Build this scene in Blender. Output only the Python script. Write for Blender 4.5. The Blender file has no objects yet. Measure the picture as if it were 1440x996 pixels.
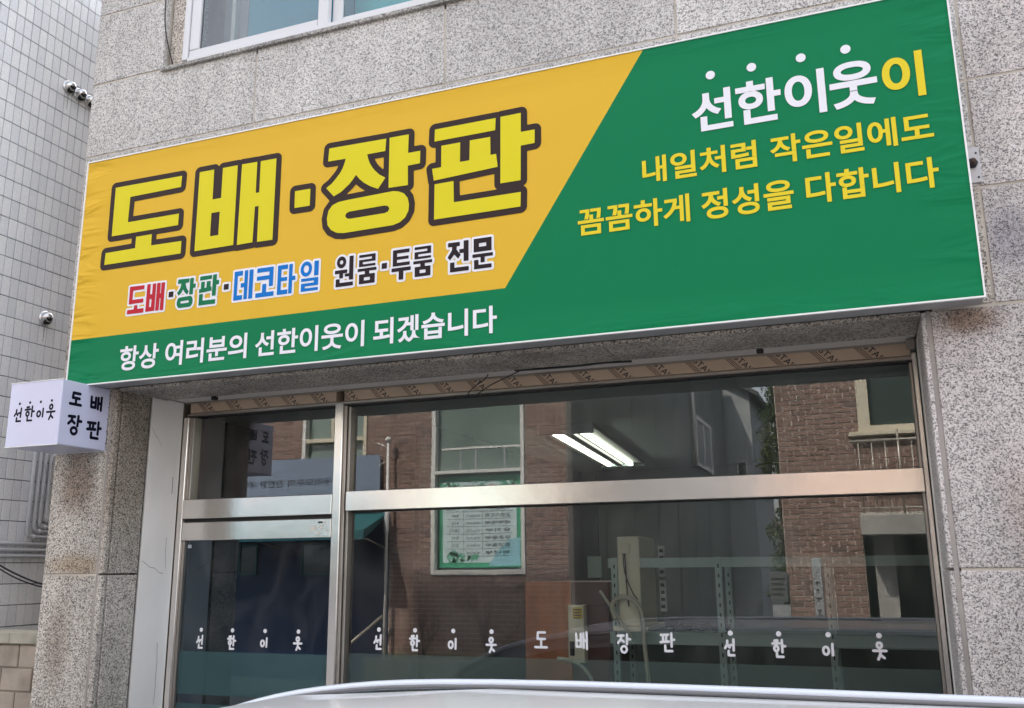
import bpy, bmesh, math, random
import numpy as np
from mathutils import Vector, Matrix, Quaternion
random.seed(7)
rad = math.radians
SC = bpy.context.scene
COL = SC.collection

# ------------------------------------------------------------------ camera
cam = bpy.data.cameras.new('camera'); cam.lens = 32.491; cam.sensor_width = 36.0
cam.clip_start = 0.05; cam.clip_end = 2000
camo = bpy.data.objects.new('camera', cam); COL.objects.link(camo)
camo.location = (3.6759, -3.56265, -0.87971)
camo.rotation_euler = (1.79589, 0.00832, 0.36688)
SC.camera = camo

# ------------------------------------------------------------------ world, sun, exposure
SUN_EL, SUN_AZ = 50.0, -24.0          # behind the shop, a little to the left
w = bpy.data.worlds.new('World'); SC.world = w; w.use_nodes = True
nt = w.node_tree; bg = nt.nodes['Background']
sky = nt.nodes.new('ShaderNodeTexSky'); sky.sky_type = 'NISHITA'; sky.sun_disc = False
sky.sun_elevation = rad(SUN_EL); sky.sun_rotation = rad(SUN_AZ)
sky.air_density = 1.0; sky.dust_density = 3.0; sky.ozone_density = 1.0
hs = nt.nodes.new('ShaderNodeHueSaturation'); hs.inputs['Saturation'].default_value = 0.34
nt.links.new(sky.outputs[0], hs.inputs['Color']); nt.links.new(hs.outputs[0], bg.inputs[0])
bg.inputs[1].default_value = 0.15
sd = Vector((math.sin(rad(SUN_AZ))*math.cos(rad(SUN_EL)), math.cos(rad(SUN_AZ))*math.cos(rad(SUN_EL)), math.sin(rad(SUN_EL))))
sl = bpy.data.lights.new('sun', 'SUN'); sl.energy = 3.2; sl.angle = rad(1.2); sl.color = (1.0, 0.93, 0.84)
so = bpy.data.objects.new('sun', sl); COL.objects.link(so); so.location = (0, 10, 20)
so.rotation_euler = (-sd).to_track_quat('-Z', 'Y').to_euler()
SC.view_settings.view_transform = 'Standard'; SC.view_settings.look = 'None'
SC.view_settings.gamma = 1.0; SC.view_settings.exposure = 2.3
try:
    SC.cycles.max_bounces = 8; SC.cycles.transparent_max_bounces = 10
except Exception: pass

GZ = -2.63                            # street level

# ------------------------------------------------------------------ materials
def mat(name, col, rough=0.6, metal=0.0, spec=0.5, bump=None, var=None, emit=None, coat=0.0):
    m = bpy.data.materials.new(name); m.use_nodes = True
    n = m.node_tree; b = n.nodes['Principled BSDF']
    b.inputs['Base Color'].default_value = (*col, 1); b.inputs['Roughness'].default_value = rough
    b.inputs['Metallic'].default_value = metal; b.inputs['Specular IOR Level'].default_value = spec
    if coat: b.inputs['Coat Weight'].default_value = coat; b.inputs['Coat Roughness'].default_value = 0.04
    tc = n.nodes.new('ShaderNodeTexCoord'); geo = n.nodes.new('ShaderNodeNewGeometry')
    if var:                                  # (scale, amount, stretch xyz)
        mp = n.nodes.new('ShaderNodeMapping'); mp.inputs['Scale'].default_value = var[2] if len(var) > 2 else (1, 1, 1)
        n.links.new(geo.outputs['Position'], mp.inputs[0])
        ns = n.nodes.new('ShaderNodeTexNoise'); ns.inputs['Scale'].default_value = var[0]; ns.inputs['Detail'].default_value = 6
        n.links.new(mp.outputs[0], ns.inputs['Vector'])
        mr = n.nodes.new('ShaderNodeMapRange'); mr.inputs[1].default_value = 0.3; mr.inputs[2].default_value = 0.7
        mr.inputs[3].default_value = 1-var[1]; mr.inputs[4].default_value = 1+var[1]
        n.links.new(ns.outputs[0], mr.inputs[0])
        hv = n.nodes.new('ShaderNodeHueSaturation'); hv.inputs['Color'].default_value = (*col, 1)
        n.links.new(mr.outputs[0], hv.inputs['Value']); n.links.new(hv.outputs[0], b.inputs['Base Color'])
        m['hv'] = hv.name
    if bump:                                 # (scale, strength, distance)
        ns = n.nodes.new('ShaderNodeTexNoise'); ns.inputs['Scale'].default_value = bump[0]; ns.inputs['Detail'].default_value = 5
        n.links.new(geo.outputs['Position'], ns.inputs['Vector'])
        bp = n.nodes.new('ShaderNodeBump'); bp.inputs['Strength'].default_value = bump[1]; bp.inputs['Distance'].default_value = bump[2]
        n.links.new(ns.outputs[0], bp.inputs['Height']); n.links.new(bp.outputs[0], b.inputs['Normal'])
    if emit:
        b.inputs['Emission Color'].default_value = (*emit[0], 1); b.inputs['Emission Strength'].default_value = emit[1]
    return m

def granite(name, light, mid, dark, tint, scale=95, stain=0.25, thr=0.36, spots=()):
    m = bpy.data.materials.new(name); m.use_nodes = True
    n = m.node_tree; b = n.nodes['Principled BSDF']; L = n.links.new
    b.inputs['Roughness'].default_value = 0.65; b.inputs['Specular IOR Level'].default_value = 0.35
    geo = n.nodes.new('ShaderNodeNewGeometry')
    v = n.nodes.new('ShaderNodeTexVoronoi'); v.inputs['Scale'].default_value = scale
    wn = n.nodes.new('ShaderNodeTexNoise'); wn.inputs['Scale'].default_value = scale*0.9; wn.inputs['Detail'].default_value = 2
    mx = n.nodes.new('ShaderNodeVectorMath'); mx.operation = 'MULTIPLY_ADD'
    L(geo.outputs['Position'], wn.inputs['Vector']); L(wn.outputs['Color'], mx.inputs[0])
    mx.inputs[1].default_value = (0.012, 0.012, 0.012); L(geo.outputs['Position'], mx.inputs[2]); L(mx.outputs[0], v.inputs['Vector'])
    sp = n.nodes.new('ShaderNodeSeparateColor'); L(v.outputs['Color'], sp.inputs[0])
    cl = n.nodes.new('ShaderNodeTexNoise'); cl.inputs['Scale'].default_value = scale*0.22; cl.inputs['Detail'].default_value = 3
    L(geo.outputs['Position'], cl.inputs['Vector'])
    ad = n.nodes.new('ShaderNodeMath'); ad.operation = 'MULTIPLY_ADD'; ad.inputs[1].default_value = 0.26
    L(cl.outputs[0], ad.inputs[0]); L(sp.outputs[0], ad.inputs[2])
    r = n.nodes.new('ShaderNodeValToRGB'); e = r.color_ramp.elements
    e[0].position = thr; e[0].color = (*dark, 1); e[1].position = thr+0.14; e[1].color = (*mid, 1)
    x = e.new(thr+0.40); x.color = (*light, 1); x = e.new(thr+0.66); x.color = (*tint, 1)
    L(ad.outputs[0], r.inputs[0])
    s = n.nodes.new('ShaderNodeTexNoise'); s.inputs['Scale'].default_value = 1.7; s.inputs['Detail'].default_value = 5
    mp = n.nodes.new('ShaderNodeMapping'); mp.inputs['Scale'].default_value = (1.6, 1.6, 0.75)
    L(geo.outputs['Position'], mp.inputs[0]); L(mp.outputs[0], s.inputs['Vector'])
    mr = n.nodes.new('ShaderNodeMapRange'); mr.inputs[1].default_value = 0.35; mr.inputs[2].default_value = 0.62
    mr.inputs[3].default_value = 1-stain; mr.inputs[4].default_value = 1.04; L(s.outputs[0], mr.inputs[0])
    oi = n.nodes.new('ShaderNodeObjectInfo')
    m2 = n.nodes.new('ShaderNodeMapRange'); m2.inputs[3].default_value = 0.90; m2.inputs[4].default_value = 1.07; L(oi.outputs['Random'], m2.inputs[0])
    mp2 = n.nodes.new('ShaderNodeMapping'); mp2.inputs['Scale'].default_value = (11, 11, .8); L(geo.outputs['Position'], mp2.inputs[0])
    st = n.nodes.new('ShaderNodeTexNoise'); st.inputs['Scale'].default_value = 1.0; st.inputs['Detail'].default_value = 3; L(mp2.outputs[0], st.inputs['Vector'])
    m3 = n.nodes.new('ShaderNodeMapRange'); m3.inputs[1].default_value = .38; m3.inputs[2].default_value = .6; m3.inputs[3].default_value = .95; m3.inputs[4].default_value = 1.03; L(st.outputs[0], m3.inputs[0])
    m4 = n.nodes.new('ShaderNodeMath'); m4.operation = 'MULTIPLY'; L(mr.outputs[0], m4.inputs[0]); L(m3.outputs[0], m4.inputs[1])
    mm = n.nodes.new('ShaderNodeMath'); mm.operation = 'MULTIPLY'; L(m4.outputs[0], mm.inputs[0]); L(m2.outputs[0], mm.inputs[1])
    hv = n.nodes.new('ShaderNodeHueSaturation'); L(r.outputs[0], hv.inputs['Color']); L(mm.outputs[0], hv.inputs['Value'])
    out = hv.outputs[0]
    for sx_, sz_, rx_, rz_, colr, amt in spots:          # dirt patches with a shape of their own
        q = n.nodes.new('ShaderNodeMapping'); q.vector_type = 'POINT'
        q.inputs['Location'].default_value = (-sx_/rx_, 0, -sz_/rz_); q.inputs['Scale'].default_value = (1/rx_, .3, 1/rz_); L(geo.outputs['Position'], q.inputs[0])
        wv = n.nodes.new('ShaderNodeVectorMath'); wv.operation = 'MULTIPLY_ADD'; wv.inputs[1].default_value = (1.3, 1.3, 1.3); L(s.outputs['Color'], wv.inputs[0]); 
        sh = n.nodes.new('ShaderNodeVectorMath'); sh.operation = 'SUBTRACT'; sh.inputs[1].default_value = (.65, .65, .65); L(q.outputs[0], sh.inputs[0]); L(sh.outputs[0], wv.inputs[2])
        ln = n.nodes.new('ShaderNodeVectorMath'); ln.operation = 'LENGTH'; L(wv.outputs[0], ln.inputs[0])
        fm = n.nodes.new('ShaderNodeMapRange'); fm.interpolation_type = 'SMOOTHSTEP'; fm.inputs[1].default_value = .25; fm.inputs[2].default_value = 1.15
        fm.inputs[3].default_value = amt; fm.inputs[4].default_value = 0; L(ln.outputs['Value'], fm.inputs[0])
        mxx = n.nodes.new('ShaderNodeMix'); mxx.data_type = 'RGBA'; mxx.blend_type = 'MULTIPLY'; L(fm.outputs[0], mxx.inputs[0]); L(out, mxx.inputs[6]); mxx.inputs[7].default_value = (*colr, 1)
        out = mxx.outputs[2]
    L(out, b.inputs['Base Color'])
    bp = n.nodes.new('ShaderNodeBump'); bp.inputs['Strength'].default_value = 0.25; bp.inputs['Distance'].default_value = 0.002
    L(sp.outputs[1], bp.inputs['Height']); L(bp.outputs[0], b.inputs['Normal'])
    return m

def island(name, cols, rough=0.7, bump=None, grain=None):       # each piece of a joined mesh, or each object, gets its own shade
    m = mat(name, cols[0], rough, bump=bump)
    n = m.node_tree; b = n.nodes['Principled BSDF']; L = n.links.new
    geo = n.nodes.new('ShaderNodeNewGeometry'); oi = n.nodes.new('ShaderNodeObjectInfo')
    a = n.nodes.new('ShaderNodeMath'); a.operation = 'ADD'; L(geo.outputs['Random Per Island'], a.inputs[0]); L(oi.outputs['Random'], a.inputs[1])
    f = n.nodes.new('ShaderNodeMath'); f.operation = 'FRACT'; L(a.outputs[0], f.inputs[0])
    r = n.nodes.new('ShaderNodeValToRGB'); e = r.color_ramp.elements
    e[0].position = 0; e[0].color = (*cols[0], 1); e[1].position = 1; e[1].color = (*cols[-1], 1)
    for i, c in enumerate(cols[1:-1]):
        x = e.new((i+1)/(len(cols)-1)); x.color = (*c, 1)
    L(f.outputs[0], r.inputs[0])
    out = r.outputs[0]
    if grain:
        ns = n.nodes.new('ShaderNodeTexNoise'); ns.inputs['Scale'].default_value = grain[0]; ns.inputs['Detail'].default_value = 3
        L(geo.outputs['Position'], ns.inputs['Vector'])
        mr = n.nodes.new('ShaderNodeMapRange'); mr.inputs[1].default_value = .3; mr.inputs[2].default_value = .7
        mr.inputs[3].default_value = 1-grain[1]; mr.inputs[4].default_value = 1+grain[1]; L(ns.outputs[0], mr.inputs[0])
        hv = n.nodes.new('ShaderNodeHueSaturation'); L(out, hv.inputs['Color']); L(mr.outputs[0], hv.inputs['Value']); out = hv.outputs[0]
    L(out, b.inputs['Base Color'])
    return m

def glass(name, tint, k=1.8, ior=1.5, rough=0.0, wave=True, gcol=(1, 1, 1)):
    m = bpy.data.materials.new(name); m.use_nodes = True; n = m.node_tree; L = n.links.new
    n.nodes.remove(n.nodes['Principled BSDF']); out = n.nodes['Material Output']
    t = n.nodes.new('ShaderNodeBsdfTransparent'); t.inputs[0].default_value = (*tint, 1)
    g = n.nodes.new('ShaderNodeBsdfGlossy'); g.inputs['Roughness'].default_value = rough; g.inputs['Color'].default_value = (*gcol, 1)
    fr = n.nodes.new('ShaderNodeFresnel'); fr.inputs[0].default_value = ior
    mu = n.nodes.new('ShaderNodeMath'); mu.operation = 'MULTIPLY'; mu.inputs[1].default_value = k; mu.use_clamp = True
    L(fr.outputs[0], mu.inputs[0])
    mx = n.nodes.new('ShaderNodeMixShader'); L(mu.outputs[0], mx.inputs[0]); L(t.outputs[0], mx.inputs[1]); L(g.outputs[0], mx.inputs[2])
    if wave:
        geo = n.nodes.new('ShaderNodeNewGeometry'); ns = n.nodes.new('ShaderNodeTexNoise'); ns.inputs['Scale'].default_value = 1.6; ns.inputs['Detail'].default_value = 1
        L(geo.outputs['Position'], ns.inputs['Vector'])
        bp = n.nodes.new('ShaderNodeBump'); bp.inputs['Strength'].default_value = 0.08; bp.inputs['Distance'].default_value = 0.005
        L(ns.outputs[0], bp.inputs['Height']); L(bp.outputs[0], g.inputs['Normal'])
    df = n.nodes.new('ShaderNodeBsdfDiffuse'); df.inputs[0].default_value = (.6, .6, .58, 1)
    g2 = n.nodes.new('ShaderNodeNewGeometry'); mq = n.nodes.new('ShaderNodeMapping'); mq.inputs['Scale'].default_value = (2.5, 1, 1.3); L(g2.outputs['Position'], mq.inputs[0])
    n3 = n.nodes.new('ShaderNodeTexNoise'); n3.inputs['Scale'].default_value = 2.2; n3.inputs['Detail'].default_value = 8; n3.inputs['Distortion'].default_value = 1.2; L(mq.outputs[0], n3.inputs['Vector'])
    r3 = n.nodes.new('ShaderNodeMapRange'); r3.inputs[1].default_value = .42; r3.inputs[2].default_value = .72; r3.inputs[3].default_value = .012; r3.inputs[4].default_value = .06; L(n3.outputs[0], r3.inputs[0])
    m5 = n.nodes.new('ShaderNodeMixShader'); L(r3.outputs[0], m5.inputs[0]); L(mx.outputs[0], m5.inputs[1]); L(df.outputs[0], m5.inputs[2])
    L(m5.outputs[0], out.inputs[0])
    return m

def banner(name, col):                     # stretched sign cloth: creased near its two ends
    m = mat(name, col, 0.55, spec=0.16)
    n = m.node_tree; b = n.nodes['Principled BSDF']; L = n.links.new
    geo = n.nodes.new('ShaderNodeNewGeometry'); sx = n.nodes.new('ShaderNodeSeparateXYZ'); L(geo.outputs['Position'], sx.inputs[0])
    def mrange(a, lo, hi, o0, o1):
        q = n.nodes.new('ShaderNodeMapRange'); q.interpolation_type = 'SMOOTHSTEP'
        q.inputs[1].default_value = lo; q.inputs[2].default_value = hi; q.inputs[3].default_value = o0; q.inputs[4].default_value = o1
        L(a, q.inputs[0]); return q.outputs[0]
    l_ = mrange(sx.outputs[0], 0.0, 0.22, 1, 0); r_ = mrange(sx.outputs[0], 3.85, 4.106, 0, .36)
    bo = mrange(sx.outputs[2], 0.0, 0.13, 0.35, 0); to = mrange(sx.outputs[2], 1.1, 1.2, 0, 0.2)
    def add(p, q, op='ADD'):
        z = n.nodes.new('ShaderNodeMath'); z.operation = op; L(p, z.inputs[0]); L(q, z.inputs[1]); return z.outputs[0]
    mask = add(add(l_, r_), add(bo, to))
    mp = n.nodes.new('ShaderNodeMapping'); mp.inputs['Scale'].default_value = (1.6, 1, 7); mp.inputs['Rotation'].default_value = (0, rad(28), 0)
    L(geo.outputs['Position'], mp.inputs[0])
    ns = n.nodes.new('ShaderNodeTexNoise'); ns.inputs['Scale'].default_value = 1.5; ns.inputs['Distortion'].default_value = .8; ns.inputs['Detail'].default_value = 2; L(mp.outputs[0], ns.inputs['Vector'])
    n2 = n.nodes.new('ShaderNodeTexNoise'); n2.inputs['Scale'].default_value = 2.0; n2.inputs['Detail'].default_value = 1; L(geo.outputs['Position'], n2.inputs['Vector'])
    h = add(mask, ns.outputs[0], 'MULTIPLY')
    k = n.nodes.new('ShaderNodeMath'); k.operation = 'MULTIPLY_ADD'; k.inputs[1].default_value = 0.035; L(n2.outputs[0], k.inputs[0]); L(h, k.inputs[2])
    bp = n.nodes.new('ShaderNodeBump'); bp.inputs['Strength'].default_value = 0.8; bp.inputs['Distance'].default_value = 0.06
    L(k.outputs[0], bp.inputs['Height']); L(bp.outputs[0], b.inputs['Normal'])
    return m

G_UP = granite('granite_upper', (.56, .54, .515), (.42, .40, .38), (.20, .193, .188), (.66, .64, .61), 200, .13, .30)
G_LO = granite('granite_pier', (.62, .57, .50), (.40, .345, .29), (.11, .10, .092), (.70, .67, .61), 240, .30, .34, [(.0, -.42, .13, .22, (.42, .33, .27), .75), (-.04, -1.25, .09, .28, (.50, .44, .40), .7), (.03, -.86, .2, .07, (.75, .60, .42), .7), (.19, -.25, .06, .6, (.62, .55, .48), .7)])
G_RT = granite('granite_right', (.63, .58, .555), (.44, .385, .36), (.14, .132, .135), (.70, .66, .635), 260, .15, .33, [(4.07, -.04, .16, .075, (.40, .27, .18), .85), (4.24, .25, .10, .15, (.55, .56, .66), .7), (4.2, -.75, .13, .3, (.85, .74, .66), .6)])
G_SO = granite('granite_soffit', (.62, .56, .49), (.42, .37, .32), (.13, .115, .10), (.68, .62, .55), 200, .35, .36)
M_CORE = mat('mortar', (.50, .455, .39), .9, bump=(60, .4, .004), var=(5, .25))
M_JOINT = mat('joint_sealant', (.34, .31, .285), .8, var=(9, .2))
M_TILE = island('white_tile', [(.76, .775, .80), (.83, .84, .86), (.88, .885, .89), (.79, .80, .82)], .18, grain=(180, .10))
M_GROUT = mat('grout', (.17, .18, .20), .9, var=(8, .3))
M_YEL = banner('banner_yellow', (.72, .44, .035))
M_GRN = banner('banner_green', (.000, .185, .068))
M_TITLE = mat('ink_lemon', (.70, .61, .020),.55, spec=.15)
M_BROWN = mat('ink_dark_brown', (.038, .024, .022),.55, spec=.15)
M_WINK = mat('ink_white', (.80, .80, .84),.55, spec=.15)
M_YINK = mat('ink_yellow', (.76, .60, .03),.55, spec=.15)
M_RED = mat('ink_red', (.50, .02, .035),.55, spec=.15)
M_GINK = mat('ink_green', (.006, .17, .07),.55, spec=.15)
M_BLUE = mat('ink_blue', (.002, .17, .55),.55, spec=.15)
M_BLACK = mat('ink_black', (.022, .014, .018),.55, spec=.15)
M_NAVY = mat('ink_navy', (.004, .004, .016), .5, spec=.15)
M_EDGE = mat('white_edge_trim', (.82, .83, .82), .4)
M_ALU = mat('sign_aluminium', (.46, .46, .47), .45, .35, var=(3, .12))
M_ACR = mat('white_acrylic', (.60, .61, .78), .28, spec=.5, coat=.3)
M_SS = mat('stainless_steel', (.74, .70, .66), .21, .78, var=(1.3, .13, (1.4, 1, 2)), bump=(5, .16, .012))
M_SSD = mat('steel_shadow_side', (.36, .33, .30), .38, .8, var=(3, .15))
M_RUB = mat('black_gasket', (.02, .02, .022), .6)
M_TAPE = mat('brown_film', (.47, .35, .255), .32, coat=.25, var=(4, .10))
M_TINK = mat('film_print', (.035, .03, .03), .5)
M_HEAD = mat('grey_soffit_panel', (.66, .63, .60), .55, var=(2.5, .10))
M_PLAS = mat('painted_plaster', (.86, .83, .79), .6, var=(2.2, .10, (1, 1, .5)), bump=(30, .3, .004))
M_WHITE = mat('white_pvc', (.64, .64, .65), .35)
M_SILL = granite('granite_sill', (.50, .485, .45), (.36, .34, .31), (.15, .14, .13), (.58, .56, .53), 210, .45, .38)
M_TEAL = mat('teal_blind', (.07, .30, .40), .5, var=(1.2, .15))
M_TEAL2 = mat('teal_blind_bright', (.06, .52, .56), .5, var=(1.2, .1))
M_CURT = mat('grey_curtain', (.30, .31, .33), .8)
M_G_UP = glass('window_glass', (.86, .93, .95), 2.0, 1.5)
M_G = glass('shop_glass', (.86, .92, .90), 2.3, 1.5)
M_GD = glass('door_glass', (.30, .36, .44), 2.3, 1.5, gcol=(.62, .82, 1.0))
M_VINYL = mat('white_vinyl', (.86, .86, .90), .4)
M_FILM = None
M_PIPE = mat('grey_pipe', (.50, .51, .53), .45, var=(6, .12))
M_BLK = mat('block_wall', (.47, .40, .33), .85, var=(6, .25), bump=(25, .5, .01))
M_CAP = mat('cap_stone', (.46, .43, .35), .8, var=(7, .25), bump=(40, .4, .006))
M_STEELV = mat('brushed_vent', (.62, .62, .62), .28, .9)
M_DARK = mat('dark_opening', (.012, .012, .014), .7)
M_CABLE = mat('black_cable', (.015, .015, .017), .5)
M_CAR = mat('white_car_paint', (.62, .66, .74), .22, coat=1.0, spec=.6)
M_CARROOF = mat('white_roof_reflection_tint', (.68, .67, .66), .35, coat=.4)  # car's white with a beige reflection of the building put into the colour
M_CARB = mat('black_car_paint', (.012, .013, .016), .2, coat=1.0)
M_SEAL = mat('grey_seal', (.16, .16, .165), .6)
M_CG = mat('car_glass', (.015, .02, .022), .05, spec=.8)
M_TYRE = mat('tyre_rubber', (.018, .018, .018), .8)
M_RIM = mat('alloy_rim', (.45, .46, .48), .3, .9)
M_HL = mat('lamp_lens', (.6, .62, .64), .1, coat=.6)
M_TL = mat('tail_lens', (.45, .02, .02), .15, coat=.6)
M_ASPH = mat('asphalt', (.055, .055, .056), .9, var=(.7, .2), bump=(120, .5, .004))
M_PAVE = mat('paving', (.25, .24, .22), .85, var=(1.5, .2))
M_BRK = island('red_brick', [(.20, .125, .10), (.26, .165, .13), (.23, .145, .12), (.29, .19, .15), (.16, .105, .09)], .85, bump=(60, .5, .003), grain=(20, .2))
M_MORT = mat('brick_mortar', (.55, .50, .44), .9)
M_SIDE = mat('dark_panel_wall', (.115, .125, .125), .6, var=(1, .15))
M_GREY = mat('grey_render', (.33, .35, .36), .8, var=(1, .1))
M_CREAM = mat('cream_frame', (.66, .60, .46), .4)
M_WINWH = mat('white_frame', (.72, .72, .68), .4)
M_G_FAR = mat('far_glass', (.05, .07, .065), .08, spec=.9)
M_G_FGR = mat('far_glass_green', (.17, .23, .20), .12, spec=.7, var=(1.5, .15))
M_NAVYG = mat('navy_shutter', (.008, .028, .085), .5)
M_TEALF = mat('teal_frame', (.02, .16, .15), .5)
M_AWN = mat('teal_awning', (.015, .12, .13), .7)
M_SLATE = mat('slate_banner', (.20, .26, .35), .6)
M_CONC = mat('concrete', (.36, .35, .32), .85, var=(2, .15), bump=(30, .3, .005))
M_LEAF = island('foliage', [(.05, .08, .022), (.08, .12, .035), (.12, .15, .055), (.065, .095, .03)], .6)
M_BARK = mat('bark', (.09, .065, .05), .9)
M_TWIG = mat('twig', (.10, .06, .045), .9)
M_RAIL = mat('rail_metal', (.45, .42, .36), .4, .5)
M_CEIL = mat('ceiling_board', (.50, .60, .62), .8)
M_IW = mat('interior_wall', (.10, .13, .13), .8, var=(1, .08))
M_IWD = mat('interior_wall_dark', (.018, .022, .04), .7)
M_FLOOR = mat('interior_floor', (.14, .12, .10), .6)
M_TUBE = mat('lit_tube', (.9, .9, .85), .3, emit=((1.0, 1.0, .82), 2.4))
M_LAMP = mat('lamp_body', (.30, .31, .31), .5)
M_SHELF = mat('shelf_steel', (.36, .46, .45), .45, .2)
M_AC = mat('cream_plastic', (.92, .86, .68), .5)
M_WOOD = mat('orange_brown_wood', (.55, .17, .05), .45, var=(3, .15, (6, 1, 1)))
M_WOOD2 = mat('dark_wood', (.10, .022, .016), .45)
M_LABEL = mat('yellow_label', (.75, .52, .03), .5)
M_HOSE = mat('cream_hose', (.62, .60, .50), .5)
M_POST = mat('poster_paper', (.60, .76, .76), .5)
M_POSTG = mat('poster_green', (.05, .36, .20), .5)
M_POSTL = mat('poster_leaf', (.10, .42, .25), .5)
M_POSTB = mat('poster_blue', (.30, .60, .68), .5)
M_ROOF = mat('roof_edge', (.05, .05, .055), .6)

def frosted(name, col, op):
    m = bpy.data.materials.new(name); m.use_nodes = True; n = m.node_tree; L = n.links.new
    b = n.nodes['Principled BSDF']; b.inputs['Base Color'].default_value = (*col, 1); b.inputs['Roughness'].default_value = .35
    t = n.nodes.new('ShaderNodeBsdfTransparent'); t.inputs[0].default_value = (.85, .92, .90, 1)
    mx = n.nodes.new('ShaderNodeMixShader'); mx.inputs[0].default_value = op
    L(t.outputs[0], mx.inputs[1]); L(b.outputs[0], mx.inputs[2]); L(mx.outputs[0], n.nodes['Material Output'].inputs[0])
    return m
M_FILM = frosted('frosted_film', (.17, .23, .21), .26)
M_FILMD = frosted('frosted_film_door', (.06, .14, .15), .62)

# ------------------------------------------------------------------ object helpers
def tag(o, label=None, cat=None, group=None, kind=None):
    if label: o['label'] = label
    if cat: o['category'] = cat
    if group: o['group'] = group
    if kind: o['kind'] = kind
    return o
def empty(name, loc=(0, 0, 0), rz=0.0, **k):
    o = bpy.data.objects.new(name, None); COL.objects.link(o); o.location = loc; o.rotation_euler[2] = rz
    o.empty_display_size = .1
    return tag(o, **k)
def link(name, me, m=None, parent=None, loc=(0, 0, 0), rot=(0, 0, 0), **k):
    o = bpy.data.objects.new(name, me); COL.objects.link(o); o.location = loc; o.rotation_euler = rot
    if m is not None and not me.materials: me.materials.append(m)
    if parent is not None:
        o.parent = parent
    return tag(o, **k)
def wpos(parent):                           # world location of a parent chain made of unrotated things
    v = Vector((0, 0, 0))
    while parent is not None: v += parent.location; parent = parent.parent
    return v
_cache = {}
def boxmesh(dx, dy, dz, m, bev=0.0, seg=1):
    key = (round(dx, 5), round(dy, 5), round(dz, 5), m.name, bev)
    if key in _cache: return _cache[key]
    bm = bmesh.new(); bmesh.ops.create_cube(bm, size=1)
    for v in bm.verts: v.co = Vector((v.co.x*dx, v.co.y*dy, v.co.z*dz))
    if bev > 0: bmesh.ops.bevel(bm, geom=bm.edges[:], offset=bev, segments=seg, affect='EDGES', profile=.5)
    me = bpy.data.meshes.new('box'); bm.to_mesh(me); bm.free(); me.materials.append(m); _cache[key] = me
    return me
def box(name, x0, x1, y0, y1, z0, z1, m, parent=None, bev=0.0, **k):
    c = Vector(((x0+x1)/2, (y0+y1)/2, (z0+z1)/2))
    return link(name, boxmesh(abs(x1-x0), abs(y1-y0), abs(z1-z0), m, bev), None, parent, c-wpos(parent), **k)
def mesh(name, V, F, m, parent=None, smooth=False, loc=(0, 0, 0), rot=(0, 0, 0), **k):
    used = sorted({i for f in F for i in f})
    if len(used) < len(V):
        ix = {a: i for i, a in enumerate(used)}; V = [V[i] for i in used]; F = [tuple(ix[i] for i in f) for f in F]
    me = bpy.data.meshes.new(name); me.from_pydata([tuple(map(float, v)) for v in V], [], F); me.update()
    if smooth: me.polygons.foreach_set('use_smooth', [True]*len(me.polygons))
    me.materials.append(m)
    return link(name, me, None, parent, loc, rot, **k)
def tube_geo(pts, r, n=8, r1=None):
    P = [Vector(p) for p in pts]; V = []; F = []
    up = Vector((0, 0, 1)); prev = None
    for i, p in enumerate(P):
        t = (P[min(i+1, len(P)-1)]-P[max(i-1, 0)]).normalized()
        if prev is None:
            a = t.cross(up);
            if a.length < 1e-3: a = t.cross(Vector((1, 0, 0)))
        else: a = prev - t*prev.dot(t)
        a.normalize(); prev = a; b = t.cross(a)
        rr = r if r1 is None else r+(r1-r)*i/(len(P)-1)
        for k in range(n):
            q = 2*math.pi*k/n; V.append(p+(a*math.cos(q)+b*math.sin(q))*rr)
        if i: 
            for k in range(n):
                F.append(((i-1)*n+k, (i-1)*n+(k+1) % n, i*n+(k+1) % n, i*n+k))
    F.append(tuple(range(n))[::-1]); F.append(tuple(range((len(P)-1)*n, len(P)*n)))
    return V, F
def tube(name, pts, r, m, parent=None, n=8, r1=None, **k):
    V, F = tube_geo(pts, r, n, r1)
    o = wpos(parent) if parent is not None else Vector(pts[0])
    return mesh(name, [v-o for v in V], F, m, parent, True, loc=(0, 0, 0) if parent is not None else o, **k)
def smooth_path(pts, n=6):
    P = [Vector(p) for p in pts]; out = []
    for i in range(len(P)-1):
        a, b, c, d = P[max(i-1, 0)], P[i], P[i+1], P[min(i+2, len(P)-1)]
        for k in range(n):
            t = k/n
            out.append(.5*((2*b)+(c-a)*t+(2*a-5*b+4*c-d)*t*t+(3*b-a-3*c+d)*t**3))
    out.append(P[-1]); return out
class MB:
    def __init__(s): s.V = []; s.F = []
    def add(s, V, F):
        o = len(s.V); s.V += [tuple(v) for v in V]; s.F += [tuple(i+o for i in f) for f in F]
    def box(s, x0, x1, y0, y1, z0, z1):
        s.add([(x0, y0, z0), (x1, y0, z0), (x1, y1, z0), (x0, y1, z0), (x0, y0, z1), (x1, y0, z1), (x1, y1, z1), (x0, y1, z1)],
              [(0, 3, 2, 1), (4, 5, 6, 7), (0, 1, 5, 4), (1, 2, 6, 5), (2, 3, 7, 6), (3, 0, 4, 7)])
    def tube(s, pts, r, n=6, r1=None): s.add(*tube_geo(pts, r, n, r1))
    def build(s, name, m, parent=None, smooth=False, **k): return mesh(name, s.V, s.F, m, parent, smooth, **k)
def mb_at(b, name, m, parent, **k):          # world-space MB under a parent
    o = wpos(parent); b.V = [(v[0]-o.x, v[1]-o.y, v[2]-o.z) for v in b.V]; return b.build(name, m, parent, **k)

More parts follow.
